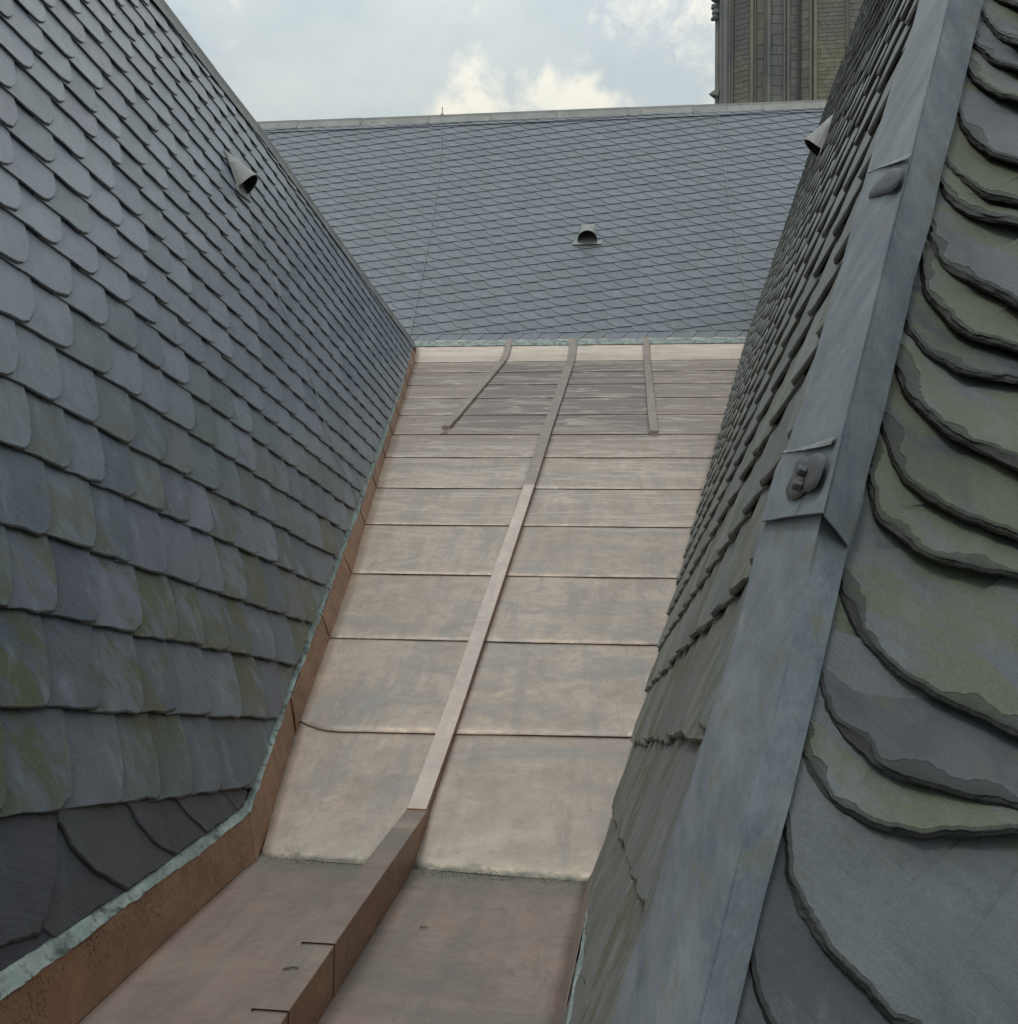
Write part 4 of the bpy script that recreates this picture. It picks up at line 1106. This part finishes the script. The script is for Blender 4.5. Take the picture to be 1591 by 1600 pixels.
wire(LPL, [Luv(*p) for p in ((394, 345), (415, 400), (440, 480), (468, 545), (492, 610), (512, 680), (535, 735), (560, 792))], 'thin lightning wire slanting down the left slate roof below its vent', 0.004, 0.008)
o = link('lightning_rod', mesh('lightning_rod', *joinVF([tube([BPL.at(Buv(692, 180)[0], vr, 0.03), BPL.at(Buv(692, 180)[0], vr, 0.03) + np.array([0, 0, 0.22])], 0.012, 6), tube([BPL.at(Buv(692, 180)[0] - 0.06, vr, 0.04), BPL.at(Buv(692, 180)[0], vr, 0.03) + np.array([0, 0, 0.07]), BPL.at(Buv(692, 180)[0] + 0.06, vr, 0.04)], 0.01, 5)]), M_WIRE))
o['label'] = 'short upright lightning rod on the ridge of the far roof'; o['category'] = 'lightning rod'

# ================================================================== church tower
TY = 60.0
def tx(px, py=80, dy=0.0):
    d = ray(px, py); return float(EYE[0] + d[0] * ((TY + dy) / d[1]))
def tz(py, px=1200):
    d = ray(px, py); return float(EYE[2] + d[2] * (TY / d[1]))
def stone_mat(name, a, b, c3):
    m, nt, bs = newmat(name)
    geo = nn(nt, 'ShaderNodeNewGeometry'); pos = geo.outputs['Position']; r = rndval(nt)
    n = noise(nt, pos, 1.2, 6, 0.65, w=mathn(nt, 'MULTIPLY', r, 9.0)); big = noise(nt, mapping(nt, pos, sc=(1.0, 1.0, 0.28), loc=(2, 0, 1)), 0.55, 5, 0.6, dist=0.6)
    c = mixc(nt, maprange(nt, mathn(nt, 'ADD', mathn(nt, 'MULTIPLY', n, 0.6), mathn(nt, 'MULTIPLY', r, 0.4)), 0.3, 0.7), a, b)
    c = mixc(nt, maprange(nt, big, 0.47, 0.62, 0, 0.85, True), c, c3)
    nt.links.new(c, bs.inputs['Base Color']); bs.inputs['Roughness'].default_value = 0.9
    bump(nt, bs, noise(nt, pos, 6, 6, 0.7), 0.6, 0.06)
    return m
M_ST = stone_mat('tower_stone', (0.158, 0.154, 0.124), (0.215, 0.208, 0.168), (0.142, 0.145, 0.145))
M_ST2 = stone_mat('tower_stone_pale', (0.185, 0.174, 0.128), (0.245, 0.230, 0.172), (0.165, 0.164, 0.152))
M_MORT = simple('tower_mortar', (0.19, 0.18, 0.145), (0.26, 0.245, 0.195), 2, 0.95)
M_SHAFT = stone_mat('tower_shaft', (0.165, 0.166, 0.160), (0.215, 0.212, 0.195), (0.150, 0.150, 0.165))
M_STAIN = stone_mat('tower_stained', (0.055, 0.055, 0.070), (0.095, 0.095, 0.10), (0.05, 0.05, 0.075))
tower = thing('church_tower', 'weathered sandstone church tower with moulded shafts standing behind the far roof ridge', 'tower', (tx(1230), TY, -21.9))
Z0, Z1 = tz(190), tz(-260)
V, F = slab([(tx(1124), TY + 0.95, -21.9), (tx(1124) + 13, TY + 0.95, -21.9), (tx(1124) + 13, TY + 11, -21.9), (tx(1124) + 4.5, TY + 11, -21.9)], (0, 0, 1), Z1 + 21.9); part('tower_wall', V, F, M_SHAFT, tower)
def shaft(px, r, dy, mat, z0=Z0 - 2, z1=Z1, k=10, name='shaft'):
    c = np.array([tx(px), TY + dy, 0]); V, F = tube([c + np.array([0, 0, z0]), c + np.array([0, 0, z1])], r, k); part(name, V, F, mat, tower, smooth=False)
for px, r, dy, mat in ((1123, 0.17, 0.55, M_SHAFT), (1128, 0.12, 0.25, M_SHAFT), (1134, 0.16, 0.15, M_SHAFT), (1140, 0.11, 0.3, M_SHAFT), (1145, 0.10, 0.5, M_ST), (1175, 0.13, 0.10, M_ST2), (1181, 0.08, 0.30, M_ST), (1198, 0.09, 0.35, M_ST), (1202, 0.12, 0.12, M_SHAFT), (1228, 0.09, 0.4, M_SHAFT), (1233, 0.10, 0.25, M_ST), (1252, 0.08, 0.5, M_STAIN), (1269, 0.10, 0.3, M_ST), (1275, 0.12, 0.1, M_ST2), (1325, 0.07, 0.05, M_ST)):
    shaft(px, r, dy, mat)
blocks = []; faces_ = []
def course(pxa, pxb, hgt, wid, dya, dyb, mat, seed, slant=0.0, gap=0.011, z_lo=None):
    """ashlar face between two columns; the face turns from depth dya to dyb"""
    rg = random.Random(seed); xa, xb_ = tx(pxa), tx(pxb); z = Z0 - 0.5
    Vm, Fm = slab([(xa - 0.05, TY + dya + 0.02, Z0 - 1), (xb_ + 0.05, TY + dyb + 0.02, Z0 - 1), (xb_ + 0.05, TY + dyb + 0.6, Z0 - 1), (xa - 0.05, TY + dya + 0.6, Z0 - 1)], (0, 0, 1), Z1 - Z0 + 1.2); part('tower_wall', Vm, Fm, M_MORT, tower)
    Wd = xb_ - xa; row = 0
    while z < Z1 - hgt:
        h = hgt * rg.uniform(0.85, 1.15); s_ = -rg.uniform(0, wid)
        while s_ < Wd:
            w = wid * rg.uniform(0.7, 1.35); a, b = max(s_, 0), min(s_ + w, Wd)
            if b - a > 0.06:
                pr = rg.uniform(0.0, 0.012); q = []
                for (s2, zz2) in ((a + gap, z + gap), (b - gap, z + gap), (b - gap, z + h - gap), (a + gap, z + h - gap)):
                    t = s2 / Wd; q.append(np.array([xa + s2, TY + dya + (dyb - dya) * t - pr, zz2 + slant * t]))
                n_ = np.array([(dyb - dya), -Wd, 0]); n_ /= np.linalg.norm(n_)
                ins = [p + n_ * 0.012 + (sum(q) / 4 - p) * 0.03 for p in q]; back_ = [p - n_ * 0.022 for p in q]
                V = ins + q + back_; F = [(0, 1, 2, 3)] + [(4 + k, 4 + (k + 1) % 4, (k + 1) % 4, k) for k in range(4)] + [(8 + k, 8 + (k + 1) % 4, 4 + (k + 1) % 4, 4 + k) for k in range(4)]
                blocks.append((V, F, mat, z))
            s_ += w
        z += h; row += 1
course(1147, 1172, 0.34, 0.75, 0.75, 0.25, M_ST, 1)
course(1184, 1196, 0.95, 0.6, 0.5, 0.45, M_ST, 2)
course(1205, 1226, 0.62, 0.8, 0.45, 0.55, M_SHAFT, 3)
course(1235, 1250, 0.50, 0.7, 0.55, 0.75, M_SHAFT, 4)
course(1253, 1268, 0.55, 0.8, 0.70, 0.45, M_ST, 5)
course(1278, 1323, 0.27, 0.52, 0.25, 0.20, M_ST2, 6)
course(1328, 1420, 0.42, 0.85, 0.15, 0.15, M_ST2, 7)
blocks.sort(key=lambda b: (b[3] > tz(-10) or b[3] < tz(172)))
big = [b for b in blocks if tz(172) < b[3] < tz(-8)]; rest = [b for b in blocks if not (tz(172) < b[3] < tz(-8))]
print('tower blocks', len(big), len(rest))
rest += big[300:]; big = big[:300]
for V, F, mt, z in big: part('stone_block', V, F, mt, tower)
for mt in (M_ST, M_ST2, M_SHAFT):
    V, F = joinVF([(b[0], b[1]) for b in rest if b[2] is mt])
    if V: part('stone_blocks', V, F, mt, tower, props={'kind': 'stuff'})
# crockets and a small gablet peak on the tower's left edge
def blob(c, r, seed):
    V, F = [], []; n, m_ = 8, 5
    for i in range(m_ + 1):
        for j in range(n):
            t, p = math.pi * i / m_, 2 * math.pi * j / n
            d = np.array([math.sin(t) * math.cos(p), math.sin(t) * math.sin(p), math.cos(t)])
            V.append(np.array(c) + d * r * (1 + 0.45 * mnoise.noise(Vector(d * 2.2 + np.array([seed, 0, 0])))))
    for i in range(m_):
        for j in range(n): F.append((i * n + j, (i + 1) * n + j, (i + 1) * n + (j + 1) % n, i * n + (j + 1) % n))
    return V, F
for k, (px, py, r) in enumerate(((1118, 4, 0.20), (1115, 7, 0.12), (1119, 14, 0.22), (1115, 24, 0.14), (1119, 22, 0.20), (1120, -8, 0.28), (1117, -22, 0.25))):
    V, F = blob((tx(px, py), TY + 0.4, tz(py, px)), r, k); part('crocket', V, F, M_SHAFT, tower)
zc0 = tz(142, 1115); x0_, x1_ = tx(1108, 142), tx(1123, 142)
V = [(x0_, TY + 0.4, zc0), (x1_, TY + 0.1, zc0 + 0.28), (x1_, TY + 0.9, zc0 + 0.28), (x1_, TY + 0.1, zc0 - 0.24), (x1_, TY + 0.9, zc0 - 0.24), ((x0_ + x1_) / 2, TY + 0.2, zc0 + 0.05), ((x0_ + x1_) / 2, TY + 0.2, zc0 - 0.1)]
V = V[:5]; F = [(0, 3, 1), (0, 1, 2), (0, 2, 4), (0, 4, 3), (1, 3, 4, 2)]; part('gargoyle', V, F, M_SHAFT, tower)
